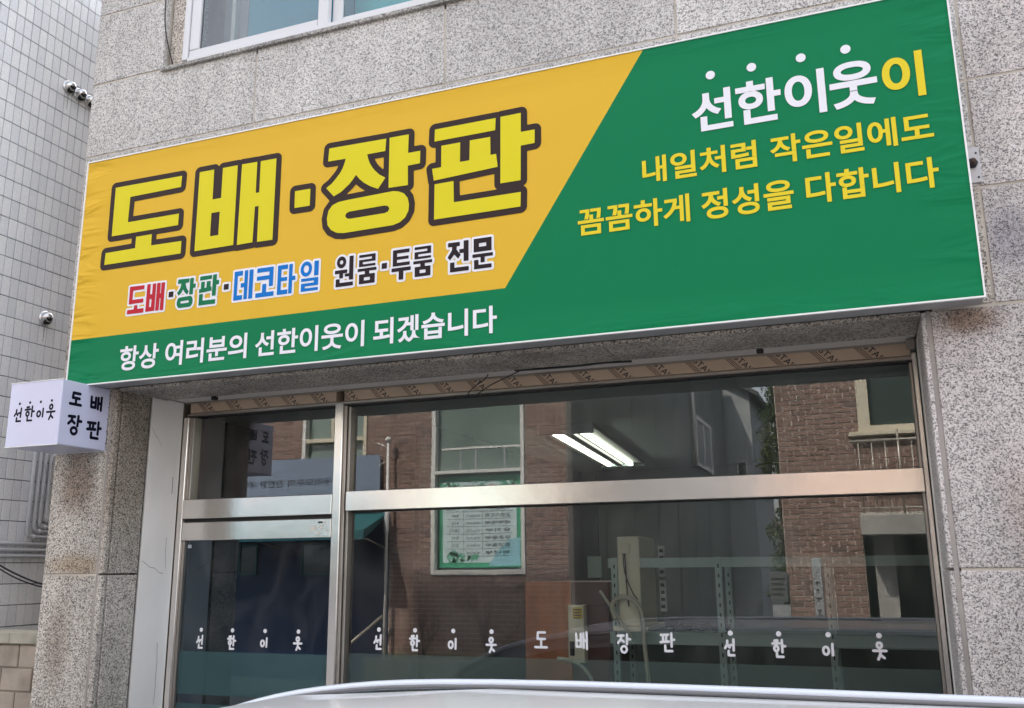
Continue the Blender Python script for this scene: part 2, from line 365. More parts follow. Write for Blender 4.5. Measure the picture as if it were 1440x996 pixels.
# ------------------------------------------------------------------ flat lettering
def sd_poly(px, py, P):
    P = np.array(P, float); d = np.full(px.shape, 1e9); s = np.ones(px.shape)
    n = len(P); j = n-1
    for i in range(n):
        ex, ey = P[j]-P[i]; wx = px-P[i][0]; wy = py-P[i][1]
        t = np.clip((wx*ex+wy*ey)/(ex*ex+ey*ey+1e-12), 0, 1)
        bx = wx-ex*t; by = wy-ey*t; d = np.minimum(d, bx*bx+by*by)
        c1 = py >= P[i][1]; c2 = py < P[j][1]; c3 = ex*wy > ey*wx
        flip = (c1 & c2 & c3) | (~c1 & ~c2 & ~c3); s = np.where(flip, -s, s); j = i
    return s*np.sqrt(d)
def sd_cap(px, py, pts, r):
    d = np.full(px.shape, 1e9)
    for (x0, y0), (x1, y1) in zip(pts[:-1], pts[1:]):
        ex, ey = x1-x0, y1-y0; wx = px-x0; wy = py-y0
        t = np.clip((wx*ex+wy*ey)/(ex*ex+ey*ey+1e-12), 0, 1)
        d = np.minimum(d, np.hypot(wx-ex*t, wy-ey*t))
    return d-r
def march(f, x0, x1, y0, y1, c):
    nx = int((x1-x0)/c)+2; ny = int((y1-y0)/c)+2
    X = x0+np.arange(nx)*c; Y = y0+np.arange(ny)*c
    gx, gy = np.meshgrid(X, Y); D = f(gx, gy); ins = D < 0
    V = []; F = []
    cnt = ins[:-1, :-1].astype(int)+ins[1:, :-1]+ins[:-1, 1:]+ins[1:, 1:]
    for j in range(ny-1):
        row = cnt[j]; i = 0
        while i < nx-1:
            if row[i] == 4:
                k = i
                while k < nx-1 and row[k] == 4: k += 1
                o = len(V); V += [(X[i], 0, Y[j]), (X[k], 0, Y[j]), (X[k], 0, Y[j+1]), (X[i], 0, Y[j+1])]; F.append((o, o+1, o+2, o+3)); i = k; continue
            if row[i]:
                cs = [(X[i], Y[j], D[j, i]), (X[i+1], Y[j], D[j, i+1]), (X[i+1], Y[j+1], D[j+1, i+1]), (X[i], Y[j+1], D[j+1, i])]
                pl = []
                for a in range(4):
                    p, q = cs[a], cs[(a+1) % 4]
                    if p[2] < 0: pl.append((p[0], 0, p[1]))
                    if (p[2] < 0) != (q[2] < 0):
                        t = p[2]/(p[2]-q[2]); pl.append((p[0]+(q[0]-p[0])*t, 0, p[1]+(q[1]-p[1])*t))
                if len(pl) > 2:
                    o = len(V); V += pl; F.append(tuple(range(o, o+len(pl))))
            i += 1
    return V, F
def ring(cx, cy, rx, ry, n=20): return [(cx+rx*math.cos(2*math.pi*k/n), cy+ry*math.sin(2*math.pi*k/n)) for k in range(n+1)]
# rounded hand-drawn glyphs in a 100 x 100 cell
HAND = {
 '선': [[(27, 88), (26, 68), (8, 46)], [(26, 66), (42, 50)], [(50, 64), (73, 64)], [(74, 96), (72, 34)], [(34, 30), (32, 6), (76, 6)]],
 '한': [[(20, 94), (42, 96)], [(4, 78), (56, 80)], ring(30, 50, 15, 14), [(74, 98), (73, 30)], [(74, 64), (96, 64)], [(32, 24), (32, 4), (78, 4)]],
 '이': [ring(30, 44, 20, 21), [(78, 82), (77, 20)]],
 '웃': [ring(50, 80, 16, 14), [(6, 50), (94, 50)], [(56, 50), (52, 30), (36, 4)], [(52, 28), (78, 12)]],
 '도': [[(82, 92), (28, 92), (24, 56), (80, 56)], [(52, 56), (52, 12)], [(6, 10), (94, 10)]],
 '배': [[(12, 88), (14, 18), (46, 18), (46, 88)], [(14, 52), (46, 52)], [(66, 90), (66, 12)], [(66, 52), (90, 52)], [(90, 96), (90, 6)]],
 '장': [[(6, 92), (48, 94)], [(30, 92), (26, 72), (6, 54)], [(28, 72), (48, 60)], [(72, 99), (70, 48)], [(72, 74), (94, 74)], ring(48, 20, 20, 17)],
 '판': [[(6, 90), (58, 92)], [(20, 90), (22, 56)], [(44, 90), (42, 56)], [(4, 52), (60, 56)], [(80, 99), (79, 30)], [(80, 66), (98, 66)], [(34, 34), (34, 6), (82, 6)]],
}
def hand_obj(name, items, r, m, parent, loc, rz=0.0, cell=.0022, **k):
    """items: (glyph or 'dot', centre u, bottom v, width, height)"""
    prims = []
    for g, u, v, ww, hh in items:
        if g == 'dot': prims.append(([(u, v), (u+1e-4, v)], ww))
        else:
            for st in HAND[g]: prims.append(([(u+(x/100-.5)*ww, v+y/100*hh) for x, y in st], r))
    xs = [p[0] for s, _ in prims for p in s]; ys = [p[1] for s, _ in prims for p in s]
    def f(px, py):
        d = np.full(px.shape, 1e9)
        for s, q in prims: d = np.minimum(d, sd_cap(px, py, s, q))
        return d
    e = max(r, max(q for _, q in prims))+.006
    V, F = march(f, min(xs)-e, max(xs)+e, min(ys)-e, max(ys)+e, cell)
    return mesh(name, V, F, m, parent, loc=loc, rot=(0, 0, rz), **k)
def font_mesh(s, bold=0.0):
    c = bpy.data.curves.new('t', 'FONT'); c.body = s; c.offset = bold; c.resolution_u = 7
    o = bpy.data.objects.new('t', c); COL.objects.link(o)
    dg = bpy.context.evaluated_depsgraph_get(); dg.update()
    me = bpy.data.meshes.new_from_object(o.evaluated_get(dg)); bpy.data.objects.remove(o); bpy.data.curves.remove(c)
    co = np.zeros(len(me.vertices)*3); me.vertices.foreach_get('co', co); co = co.reshape(-1, 3)
    V = [(x, 0, y) for x, y, _ in co]; F = [tuple(p.vertices) for p in me.polygons]
    bpy.data.meshes.remove(me); return V, F
def fit_text(s, u0, u1, v0, v1, bold=0.0):
    V, F = font_mesh(s, bold); A = np.array(V); a = A.min(0); b = A.max(0)
    A[:, 0] = u0+(A[:, 0]-a[0])/max(b[0]-a[0], 1e-6)*(u1-u0); A[:, 2] = v0+(A[:, 2]-a[2])/max(b[2]-a[2], 1e-6)*(v1-v0)
    return A.tolist(), F
def text_obj(name, parts, m, parent, loc, rz=0.0, **k):
    b = MB()
    for p in parts: b.add(*fit_text(*p))
    return b.build(name, m, parent, loc=loc, rot=(0, 0, rz), **k)
def poly_fill(polys, holes=()):              # ngon with optional holes through triangle fill
    bm = bmesh.new(); ed = []
    for P in list(polys)+list(holes):
        vs = [bm.verts.new((x, 0, z)) for x, z in P]
        ed += [bm.edges.new((vs[i], vs[(i+1) % len(vs)])) for i in range(len(vs))]
    bmesh.ops.triangle_fill(bm, use_beauty=True, use_dissolve=False, edges=ed, normal=(0, -1, 0))
    bm.verts.ensure_lookup_table(); bm.verts.index_update()
    V = [tuple(v.co) for v in bm.verts]; F = [tuple(v.index for v in f.verts) for f in bm.faces]; bm.free()
    return V, F

# ------------------------------------------------------------------ ground
mesh('ground', [(-400, -400, GZ), (400, -400, GZ), (400, 400, GZ), (-400, 400, GZ)], [(0, 1, 2, 3)], M_ASPH, kind='structure')
box('pavement', -6, 12, -.25, .0, GZ-.02, GZ+.12, M_PAVE, kind='structure', bev=.01)
box('pavement', -12, 12, -7.9, -7.1, GZ-.02, GZ+.12, M_PAVE, kind='structure', bev=.01)

# ------------------------------------------------------------------ the shop building
B = empty('shop_building', (2, .3, GZ), label='grey speckled granite building with a stainless steel shopfront under the long green and yellow sign', cat='building')
XL, XR = -.188, 6.4
TOPZ = 3.3
# walls behind the cladding
box('wall', XL+.003, .150, .004, .60, GZ, .03, M_CORE, B)
box('wall', 3.945, XR, .004, .60, GZ, .03, M_CORE, B)
box('wall', XL+.003, .300, .004, .60, .033, TOPZ, M_CORE, B)
box('wall', .308, 2.64, .004, .60, .033, 1.713, M_CORE, B)
box('wall', 2.643, XR, .004, .60, .033, TOPZ, M_CORE, B)
box('wall', .308, 2.64, .004, .60, 3.1, TOPZ, M_CORE, B)
box('wall', XL, -.10, .603, 7.0, GZ, TOPZ, M_CORE, B)
box('wall', XR-.1, XR, .603, 7.0, GZ, TOPZ, M_CORE, B)
box('wall', XL+.1, XR-.11, 6.9, 7.0, GZ, TOPZ, M_CORE, B)
box('roof', XL, XR, .0, 7.0, TOPZ+.003, TOPZ+.15, M_CONC, B)
def slab(x0, x1, z0, z1, m, y0=0.0, y1=.03, g=.005):
    box('granite_slab', x0+g, x1-g, y0+random.uniform(-.0012, .0012), y1, z0+g, z1-g, m, B, bev=.0022)
rows = [.012, .455, .886, 1.32, 1.757, 2.19, 2.63, 3.28]
cols = [XL, .915, 1.988, 3.077, 4.148, 5.24, XR]
for a, b in zip(rows[:-1], rows[1:]):
    for c, d in zip(cols[:-1], cols[1:]):
        if a >= 1.7 and a < 3.05:
            if c >= XL and d <= .92: slab(c, .306, a, b, G_UP); continue
            if c < 2.6 and d <= 3.08 and c > .9:
                if c < 1.99 and d < 2: continue
                if d > 3: slab(2.645, d, a, b, G_UP)
                continue
        mt = G_RT if c > 4.1 else (G_SO if b < .5 else G_UP)
        slab(c, d, a, b, mt)
# the cladding of the two piers
for a, b in ((.010, -.905), (-.905, -1.80), (-1.80, GZ+.003)):
    slab(XL, .152, b, a, G_LO); slab(.160, .2, b, a, G_LO, y1=.028)
    slab(3.934, 5.02, b, a, G_RT); slab(5.02, XR, b, a, G_RT); slab(3.906-.004, 3.927, b, a, G_RT, y0=.001, y1=.028)
    box('granite_slab', .166, .2, .036, .222, b+.004, a-.004, G_LO, B, bev=.002)
    box('granite_slab', 3.906, 3.94, .036, .33, b+.004, a-.004, G_RT, B, bev=.002)
box('corner_joint', .1475, .1645, .006, .03, GZ, .008, M_JOINT, B); box('corner_joint', 3.9225, 3.9385, .0045, .03, GZ, .008, M_JOINT, B)
# soffit of the opening
for a, b in ((.2, 1.45), (1.45, 2.7), (2.7, 3.905)):
    box('soffit_slab', a+.002, b-.002, .034, .33, -.002+random.uniform(-.001, .001), .03, G_SO, B, bev=.002)
box('soffit_trim', .2, 3.905, .0, .032, -.006, .009, G_SO, B)
box('soffit_panel', .205, 3.90, .338, .482, .008, .09, M_HEAD, B, bev=.002)
box('soffit_backing', .2, 3.905, .30, .60, .095, .12, M_RUB, B)
box('soffit_gap_shade', .2, 3.905, .3315, .3365, -.001, .09, M_RUB, B)  # black strip standing in for the shade in the gap behind the soffit slabs
# painted reveal on the left and its dark seam
box('plaster_reveal', .12, .1985, .243, .478, GZ, .006, M_PLAS, B, bev=.002)
box('reveal_seam', .11, .188, .2235, .2425, GZ, .0, mat('rough_seam', (.12, .11, .10), .95, bump=(50, .8, .01), var=(30, .5)), B)
box('plaster_reveal', 3.908, 3.98, .338, .478, GZ, .006, M_PLAS, B, bev=.002)
# cracks in the plaster: thin dark slivers
def crack(pts, w=.0016):
    b = MB()
    for (y0, z0), (y1, z1) in zip(pts[:-1], pts[1:]):
        b.add([(.1992, y0, z0-w), (.1992, y1, z1-w), (.1992, y1, z1+w), (.1992, y0, z0+w)], [(0, 1, 2, 3)])
    mb_at(b, 'plaster_crack', M_RUB, B)
crack([(.25, -.84), (.27, -.85), (.31, -.872), (.345, -.877), (.38, -.90), (.41, -.905)], .0009)
crack([(.25, -.16), (.275, -.195), (.30, -.21), (.33, -.25)], .0009)
def vcrack(y, zs, w=.0022):
    b = MB(); yy = y
    for z0, z1 in zip(zs[:-1], zs[1:]):
        y2 = yy+random.uniform(-.006, .006)
        b.add([(.1993, yy-w, z0), (.1993, yy+w, z0), (.1993, y2+w*random.uniform(.3, 1.5), z1), (.1993, y2-w, z1)], [(0, 1, 2, 3)]); yy = y2
    mb_at(b, 'plaster_crack', M_RUB, B)
vcrack(.43, [-.4-.03*k for k in range(4)], .0016); vcrack(.415, [-.72-.04*k for k in range(5)], .0009); vcrack(.405, [-1.25-.05*k for k in range(7)], .0011)

# upstairs window
W = link('window', boxmesh(.036, .085, 1.28, M_WHITE, .003), None, B, Vector((.433, .055, 2.43))-wpos(B))
def wbox(n, x0, x1, y0, y1, z0, z1, m, bev=.003): return box(n, x0, x1, y0, y1, z0, z1, m, W, bev)
box('window_reveal', .306, .413, .045, .20, 1.76, 3.08, G_SO, B); box('window_reveal', 2.6, 2.642, .031, .2, 1.76, 3.08, G_SO, B)
box('window_sill', .30, 2.66, -.020, .17, 1.736, 1.757, M_SILL, B, bev=.003)
wbox('frame', .452, 2.598, .012, .10, 1.758, 1.802, M_WHITE); wbox('frame', 2.56, 2.598, .0125, .10, 1.804, 3.08, M_WHITE)
wbox('sash', .453, 1.26, .022, .055, 1.803, 1.845, M_WHITE); wbox('sash', .453, .515, .022, .055, 1.847, 3.08, M_WHITE)
wbox('sash', 1.262, 1.322, .021, .055, 1.803, 3.08, M_WHITE)
wbox('sash', 1.385, 2.55, .058, .088, 1.803, 1.848, M_WHITE); wbox('sash', 1.325, 1.383, .058, .088, 1.803, 3.08, M_WHITE)
wbox('gasket', .515, .519, .034, .046, 1.847, 3.08, M_SEAL, 0)
def up_pane(x0, x1, y, z0, z1):
    q = wpos(W); mesh('pane', [(x0-q.x, y-q.y, z0-q.z), (x1-q.x, y-q.y, z0-q.z), (x1-q.x, y-q.y, z1-q.z), (x0-q.x, y-q.y, z1-q.z)], [(0, 1, 2, 3)], M_G_UP, W)
up_pane(.515, 1.262, .036, 1.845, 3.08); up_pane(1.383, 2.55, .072, 1.848, 3.08)
wbox('blind', .66, 1.34, .24, .25, 1.76, 3.08, M_TEAL, 0); wbox('blind', 1.345, 2.55, .24, .25, 1.76, 3.08, M_TEAL2, 0); wbox('curtain', .50, .66, .235, .245, 1.76, 3.08, M_CURT, 0)
wbox('curtain', .575, .60, .20, .234, 1.76, 3.08, M_WINWH, 0)
wbox('frame', .452, 2.6, .012, .10, 3.082, 3.12, M_WHITE)

# shopfront frame
F = link('shopfront_frame', boxmesh(.046, .075, abs(GZ)-.06, M_SS, .003), None, B, Vector((1.182, .5175, (GZ-.06)/2))-wpos(B))
def fb(n, x0, x1, y0, y1, z0, z1, m=M_SS, bev=.0025): return box(n, x0, x1, y0, y1, z0, z1, m, F, bev)
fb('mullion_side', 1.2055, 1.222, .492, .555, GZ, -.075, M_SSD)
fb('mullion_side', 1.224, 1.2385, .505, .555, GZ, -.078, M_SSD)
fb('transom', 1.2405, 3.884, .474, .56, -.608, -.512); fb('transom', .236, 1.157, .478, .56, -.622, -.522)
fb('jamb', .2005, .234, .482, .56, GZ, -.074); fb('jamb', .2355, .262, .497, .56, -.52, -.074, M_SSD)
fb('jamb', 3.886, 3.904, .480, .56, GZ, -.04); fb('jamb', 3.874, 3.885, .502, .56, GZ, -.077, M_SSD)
fb('head', .2005, 3.904, .4835, .487, .0, .09, M_SSD)
fb('head', .2005, 3.904, .499, .56, -.066, -.050, M_SSD)
fb('gasket', .262, 3.873, .512, .55, -.073, -.0665, M_RUB, 0)
for x0, x1 in ((.2365, 1.158), (1.2065, 3.8835)):
    fb('protective_film', x0, x1, .489, .56, -.0495, .0075, M_TAPE, 0)
fb('gasket', 1.2405, 3.873, .53, .55, -.613, -.609, M_RUB, 0); fb('gasket', 1.2405, 3.873, .53, .55, -.511, -.507, M_RUB, 0)
fb('gasket', .263, 1.157, .525, .55, -.521, -.517, M_RUB, 0); fb('gasket', .238, 1.155, .51, .56, -.640, -.6225, M_RUB, 0)
fb('threshold', 1.2405, 3.872, .49, .56, GZ, GZ+.10)
# printed words on the protective film
def clip_z(V, Fc, lo, hi, x0, x1):
    bm = bmesh.new(); vs = [bm.verts.new(v) for v in V]
    for f in Fc:
        try: bm.faces.new([vs[i] for i in f])
        except ValueError: pass
    for co, no in (((0, 0, lo), (0, 0, -1)), ((0, 0, hi), (0, 0, 1)), ((x0, 0, 0), (-1, 0, 0)), ((x1, 0, 0), (1, 0, 0))):
        bmesh.ops.bisect_plane(bm, geom=bm.verts[:]+bm.edges[:]+bm.faces[:], plane_co=co, plane_no=no, clear_outer=True)
    bm.verts.index_update(); o = ([tuple(v.co) for v in bm.verts], [tuple(v.index for v in f.verts) for f in bm.faces]); bm.free(); return o
tv, tf = fit_text('STAINLESS', 0, .20, -.014, .014, .012)
pr = MB(); ca, sa = math.cos(rad(-47)), math.sin(rad(-47)); xx = .33
while xx < 3.85:
    V = [((x+.001)*ca-z*sa+xx, 0, (x+.001)*sa+z*ca+.010) for x, _, z in tv]; Fs = list(tf)
    for k in range(3):
        d = -.024-.0075*k; o = len(V)
        V += [(x*ca-z*sa+xx, 0, x*sa+z*ca+.010) for x, z in ((-.03, d), (.13, d), (.13, d+.003), (-.03, d+.003))]; Fs.append((o, o+1, o+2, o+3))
    lo, hi = (.238, 1.156) if xx < 1.17 else (1.208, 3.882)
    V, Fs = clip_z(V, Fs, -.0485, .0065, lo, hi)
    pr = MB(); pr.add([(x, .4882, z) for x, _, z in V], Fs); mb_at(pr, 'film_lettering', M_TINK, F)
    xx += .178
# panes, frosted strips, white vinyl letters
def pane(n, x0, x1, z0, z1, m, par, y=.54):
    o = wpos(par)
    return mesh(n, [(x0-o.x, y-o.y, z0-o.z), (x1-o.x, y-o.y, z0-o.z), (x1-o.x, y-o.y, z1-o.z), (x0-o.x, y-o.y, z1-o.z)], [(0, 1, 2, 3)], m, par)
WP = link('shop_window', boxmesh(2.634, .012, .012, M_RUB), None, B, Vector((2.556, .54, GZ+.106))-wpos(B))
pane('window_pane', 1.239, 3.873, GZ+.112, -.613, M_G, WP)
pane('window_pane', 1.239, 3.873, -.507, -.073, M_G, WP)
pane('window_pane', .262, 1.157, -.517, -.073, M_G, WP)
pane('frosted_strip', 1.241, 3.871, GZ+.115, -1.287, M_FILM, WP, .5375)
D = link('door', boxmesh(.918, .045, .094, M_SS, .003), None, B, Vector((.696, .505, -.689))-wpos(B))
box('hinge_rail', .238, 1.155, .49, .53, GZ+.01, GZ+.10, M_SS, D, .003)
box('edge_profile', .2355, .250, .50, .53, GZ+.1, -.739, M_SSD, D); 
pane('door_pane', .251, 1.152, GZ+.10, -.737, M_GD, D, .515)
pane('frosted_strip', .253, 1.150, -1.508, -1.297, M_FILMD, D, .5125); pane('frosted_strip', .253, 1.150, GZ+.11, -1.552, M_FILMD, D, .5125)
box('pivot_cover', 1.085, 1.105, .478, .482, -.664, -.656, M_DARK, D); 
b = MB()
for (x, z, r) in ((1.055, -.69, .022), (1.10, -.685, .018), (1.085, -.712, .014), (1.12, -.66, .010), (1.135, -.70, .012)):
    a0 = random.random()*3; b.add([(x+r*random.uniform(.6, 1.25)*math.cos(a0+k*.9), .4812, z+r*random.uniform(.35, .8)*math.sin(a0+k*.9)) for k in range(7)], [tuple(range(7))])
mb_at(b, 'torn_sticker', mat('torn_paper', (.7, .68, .62), .8), D)
box('corner_sticker', .262, .286, .511, .5125, -.775, -.757, mat('grey_sticker', (.42, .44, .47), .6), D)
bw = wpos(B)
def letter(g, x, z, w_, h_, dotz=None, y=.5365, par=None):
    par = par or WP; o = wpos(par)
    hand_obj('letter', [(g, 0, 0, w_, h_)], .0052, M_VINYL, par, Vector((x, y, z))-o, cell=.0016)
    if dotz: hand_obj('letter_dot', [('dot', 0, 0, .0105, 0)], .01, M_VINYL, par, Vector((x+.002, y, dotz))-o, cell=.0016)
for g, x in zip('선한이웃', (.392, .587, .785, .982)): letter(g, x-.01, -1.283+.004*(x > .6), .050, .066, -1.190, .5112, D)
for g, x in zip('선한이웃', (1.409, 1.603, 1.802, 1.995)): letter(g, x, -1.268, .052, .070, -1.175)
for g, x in zip('도배장판', (2.237, 2.427, 2.621, 2.811)): letter(g, x, -1.246 if g != '장' else -1.254, .062, .078)
for g, x in zip('선한이웃', (3.077, 3.273, 3.467, 3.659)): letter(g, x, -1.256, .054, .070, -1.163)

# the room behind the glass
box('ceiling', -.08, 6.28, .605, 6.88, .02, .03, M_CEIL, B)
box('interior_floor', -.08, 6.28, .605, 6.88, GZ+.003, GZ+.02, M_FLOOR, B)
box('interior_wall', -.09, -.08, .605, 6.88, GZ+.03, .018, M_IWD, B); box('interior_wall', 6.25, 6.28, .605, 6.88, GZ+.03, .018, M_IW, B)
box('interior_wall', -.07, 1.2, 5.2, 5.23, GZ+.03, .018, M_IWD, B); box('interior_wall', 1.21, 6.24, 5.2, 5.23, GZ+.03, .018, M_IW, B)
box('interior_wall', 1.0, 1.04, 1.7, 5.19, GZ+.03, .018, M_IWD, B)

# ------------------------------------------------------------------ the long sign
SY = -.15
S = empty('shop_sign', (2.05, -.08, 0), label='long yellow and green cloth sign with big lemon lettering above the shopfront', cat='sign')
def spoly(n, P, m, y): V, Fc = poly_fill([P]); o = wpos(S); return mesh(n, [(v[0]-o.x, y-o.y, v[2]-o.z) for v in V], Fc, m, S)
SW, SH = 4.1065, 1.2
box('sign_box', .004, SW-.004, SY+.004, -.035, .004, SH-.004, M_ALU, S)
# edge trim
e = .006
for n_, q in (('edge_trim', (0, SW, 0, e)), ('edge_trim', (0, SW, SH-e, SH)), ('edge_trim', (0, e, e, SH-e)), ('edge_trim', (SW-e, SW, e, SH-e))):
    box(n_, q[0], q[1], SY-.003, SY+.012, q[2], q[3], M_EDGE, S)
# cloth face: green field and yellow field
spoly('green_cloth', [(e, e), (SW-e, e), (SW-e, SH-e), (2.962, SH-e), (2.343, .2395), (e, .2395)], M_GRN, SY+.002)
spoly('yellow_cloth', [(e, .2395), (2.343, .2395), (2.962, SH-e), (e, SH-e)], M_YEL, SY+.002)
TI = [
[(0.205,1.026),(0.626,1.022),(0.624,0.963),(0.307,0.960),(0.305,0.824),(0.624,0.823),(0.624,0.763),(0.208,0.762)],
[(0.367,0.738),(0.465,0.738),(0.466,0.679),(0.652,0.677),(0.652,0.613),(0.177,0.614),(0.178,0.677),(0.366,0.678)],
[(0.733,1.023),(0.82,1.023),(0.822,0.866),(0.872,0.866),(0.872,1.022),(0.959,1.022),(0.961,0.614),(0.735,0.613)],
[(0.821,0.796),(0.822,0.677),(0.87,0.677),(0.87,0.796)],
[(0.984,1.022),(1.072,1.02),(1.073,0.860),(1.093,0.860),(1.092,1.02),(1.181,1.019),(1.182,0.610),(1.096,0.611),(1.094,0.791),(1.073,0.791),(1.07,0.613),(0.982,0.611)],
[(1.294,0.834),(1.378,0.833),(1.378,0.749),(1.295,0.75)],
[(1.472,1.018),(1.771,1.013),(1.767,0.953),(1.674,0.953),(1.680,0.930),(1.690,0.905),(1.704,0.882),(1.715,0.868),(1.740,0.843),(1.771,0.823),(1.735,0.775),(1.695,0.794),(1.662,0.816),(1.638,0.838),(1.619,0.862),(1.602,0.840),(1.584,0.821),(1.543,0.79),(1.505,0.775),(1.463,0.822),(1.492,0.840),(1.515,0.863),(1.534,0.884),(1.547,0.906),(1.556,0.929),(1.562,0.951),(1.468,0.953)],
[(1.788,1.014),(1.885,1.013),(1.883,0.923),(1.944,0.923),(1.943,0.863),(1.883,0.862),(1.885,0.769),(1.788,0.771)],
[(1.57,0.746),(1.811,0.752),(1.84,0.746),(1.867,0.732),(1.885,0.708),(1.892,0.678),(1.89,0.647),(1.874,0.618),(1.848,0.599),(1.815,0.591),(1.565,0.589),(1.528,0.595),(1.497,0.613),(1.478,0.639),(1.473,0.672),(1.48,0.708),(1.499,0.732),(1.529,0.743)],
[(1.589,0.688),(1.769,0.690),(1.787,0.685),(1.795,0.672),(1.788,0.659),(1.773,0.654),(1.590,0.653),(1.577,0.658),(1.569,0.670),(1.575,0.682)],
[(2.015,1.012),(2.306,1.012),(2.303,0.955),(2.013,0.954)],
[(2.047,0.928),(2.138,0.928),(2.137,0.836),(2.182,0.836),(2.184,0.929),(2.280,0.928),(2.281,0.844),(2.307,0.844),(2.314,0.783),(2.012,0.769),(2.003,0.826),(2.047,0.827)],
[(2.328,1.013),(2.422,1.014),(2.421,0.925),(2.484,0.925),(2.483,0.863),(2.42,0.862),(2.418,0.705),(2.326,0.705)],
[(2.016,0.751),(2.107,0.752),(2.109,0.653),(2.418,0.652),(2.416,0.587),(2.015,0.587)]]
HOLE = {3, 9}
def f_title(px, py):
    d = np.full(px.shape, 1e9)
    for i, P in enumerate(TI):
        if i in HOLE: continue
        d = np.minimum(d, sd_poly(px, py, P))
    d -= .0285
    return d
o = wpos(S)
def place(V): return [(v[0]-o.x, v[1]-o.y, v[2]-o.z) for v in V]
def at_y(VF, y): return [(v[0], y, v[2]) for v in VF[0]], VF[1]
def s_mesh(n, VF, m, y, **k): V, Fc = at_y(VF, y); return mesh(n, place(V), Fc, m, S, **k)
s_mesh('title_outline', march(f_title, .10, 2.56, .53, 1.09, .004), M_BROWN, SY+.0006)
GL = [[0, 1], [2], [4], [5], [6], [7], [8], [10], [11], [12], [13]]
b = MB()
for i, P in enumerate(TI):
    if i in HOLE: continue
    b.add(*poly_fill([P], [TI[3]] if i == 2 else ([TI[9]] if i == 8 else [])))
s_mesh('title_lettering', (b.V, b.F), M_TITLE, SY-.0008)
# second line: block glyphs in 100 x 100 cells; ('r', x0,y0,x1,y1), ('p', pts), ('h', x0,y0,x1,y1) is a counter
def R(*a): return [('r',)+t for t in a]
def norm(idx, hol=()):
    P = [TI[i] for i in idx]; X = [p[0] for q in P for p in q]; Z = [p[1] for q in P for p in q]
    a, c, d_, e_ = min(X), max(X), min(Z), max(Z)
    g = lambda q: [((x-a)/(c-a)*100, (z-d_)/(e_-d_)*100) for x, z in q]
    return [('p', g(TI[i])) for i in idx]+[('hp', g(TI[i])) for i in hol]
BLK = {
 '도': norm([0, 1]), '배': norm([2, 4], [3]), '장': norm([6, 7, 8], [9]), '판': norm([10, 11, 12, 13]),
 '데': R((0, 84, 44, 100), (0, 0, 18, 100), (0, 0, 46, 16), (36, 42, 56, 57), (54, 0, 72, 100), (79, 0, 100, 100)),
 '코': R((4, 85, 94, 100), (72, 34, 94, 100), (4, 58, 74, 72), (36, 12, 58, 44), (0, 0, 100, 15)),
 '타': R((0, 0, 21, 100), (0, 85, 58, 100), (20, 45, 56, 58), (0, 0, 60, 15), (65, 0, 85, 100), (84, 44, 103, 58)),
 '일': [('e', 32, 76, 24, 22, 12)]+R((72, 50, 94, 100), (8, 34, 94, 44), (73, 20, 94, 40), (8, 17, 94, 27), (8, 0, 28, 24), (8, 0, 94, 10)),
 '원': [('e', 34, 82, 20, 16, 10)]+R((0, 44, 66, 56), (24, 28, 44, 46), (54, 32, 78, 42), (76, 20, 98, 100), (6, 0, 27, 26), (6, 0, 98, 13)),
 '룸': R((6, 91, 94, 100), (74, 76, 94, 100), (6, 75, 94, 83), (6, 60, 26, 80), (6, 59, 94, 67), (0, 43, 100, 53), (38, 30, 62, 45), (8, 0, 92, 33))+[('h', 34, 11, 66, 22)],
 '투': R((6, 46, 28, 100), (6, 88, 92, 100), (26, 67, 88, 77), (6, 46, 94, 57), (0, 28, 100, 40), (38, 0, 62, 30)),
 '전': R((0, 84, 56, 98), (54, 60, 76, 73), (74, 32, 97, 100), (10, 0, 31, 32), (10, 0, 98, 14))+[('p', [(20, 86), (42, 86), (40, 74), (60, 54), (48, 42), (30, 58), (10, 40), (-2, 50), (18, 72)])],
 '문': R((6, 56, 94, 100), (0, 38, 100, 49), (40, 20, 60, 40), (8, 0, 30, 30), (8, 0, 94, 13))+[('h', 32, 72, 68, 84)],
}
def block_sdf(items, grow=0.0):
    pr = []
    for g, x0, x1, z0, z1 in items:
        T = lambda x, y: (x0+(x1-x0)*x/100, z0+(z1-z0)*y/100)
        add = []; sub = []
        for q in ([('r', 0, 0, 100, 100)] if g == 'dot' else BLK[g]):
            if q[0] in 'rh' and len(q) == 5: (add if q[0] == 'r' else sub).append([T(q[1], q[2]), T(q[3], q[2]), T(q[3], q[4]), T(q[1], q[4])])
            elif q[0] == 'p': add.append([T(*p) for p in q[1]])
            elif q[0] == 'hp': sub.append([T(*p) for p in q[1]])
            elif q[0] == 'e':
                add.append([T(*p) for p in ring(q[1], q[2], q[3]+5, q[4]+4)[:-1]]); sub.append([T(*p) for p in ring(q[1], q[2], q[3]-11, q[4]-9)[:-1]])
        pr.append((add, sub))
    def f(px, py):
        d = np.full(px.shape, 1e9)
        for add, sub in pr:
            g = np.full(px.shape, 1e9)
            for P in add: g = np.minimum(g, sd_poly(px, py, P))
            if grow == 0:
                for P in sub: g = np.maximum(g, -sd_poly(px, py, P))
            d = np.minimum(d, g)
        return d-grow
    return f
Z0, Z1 = .337, .478
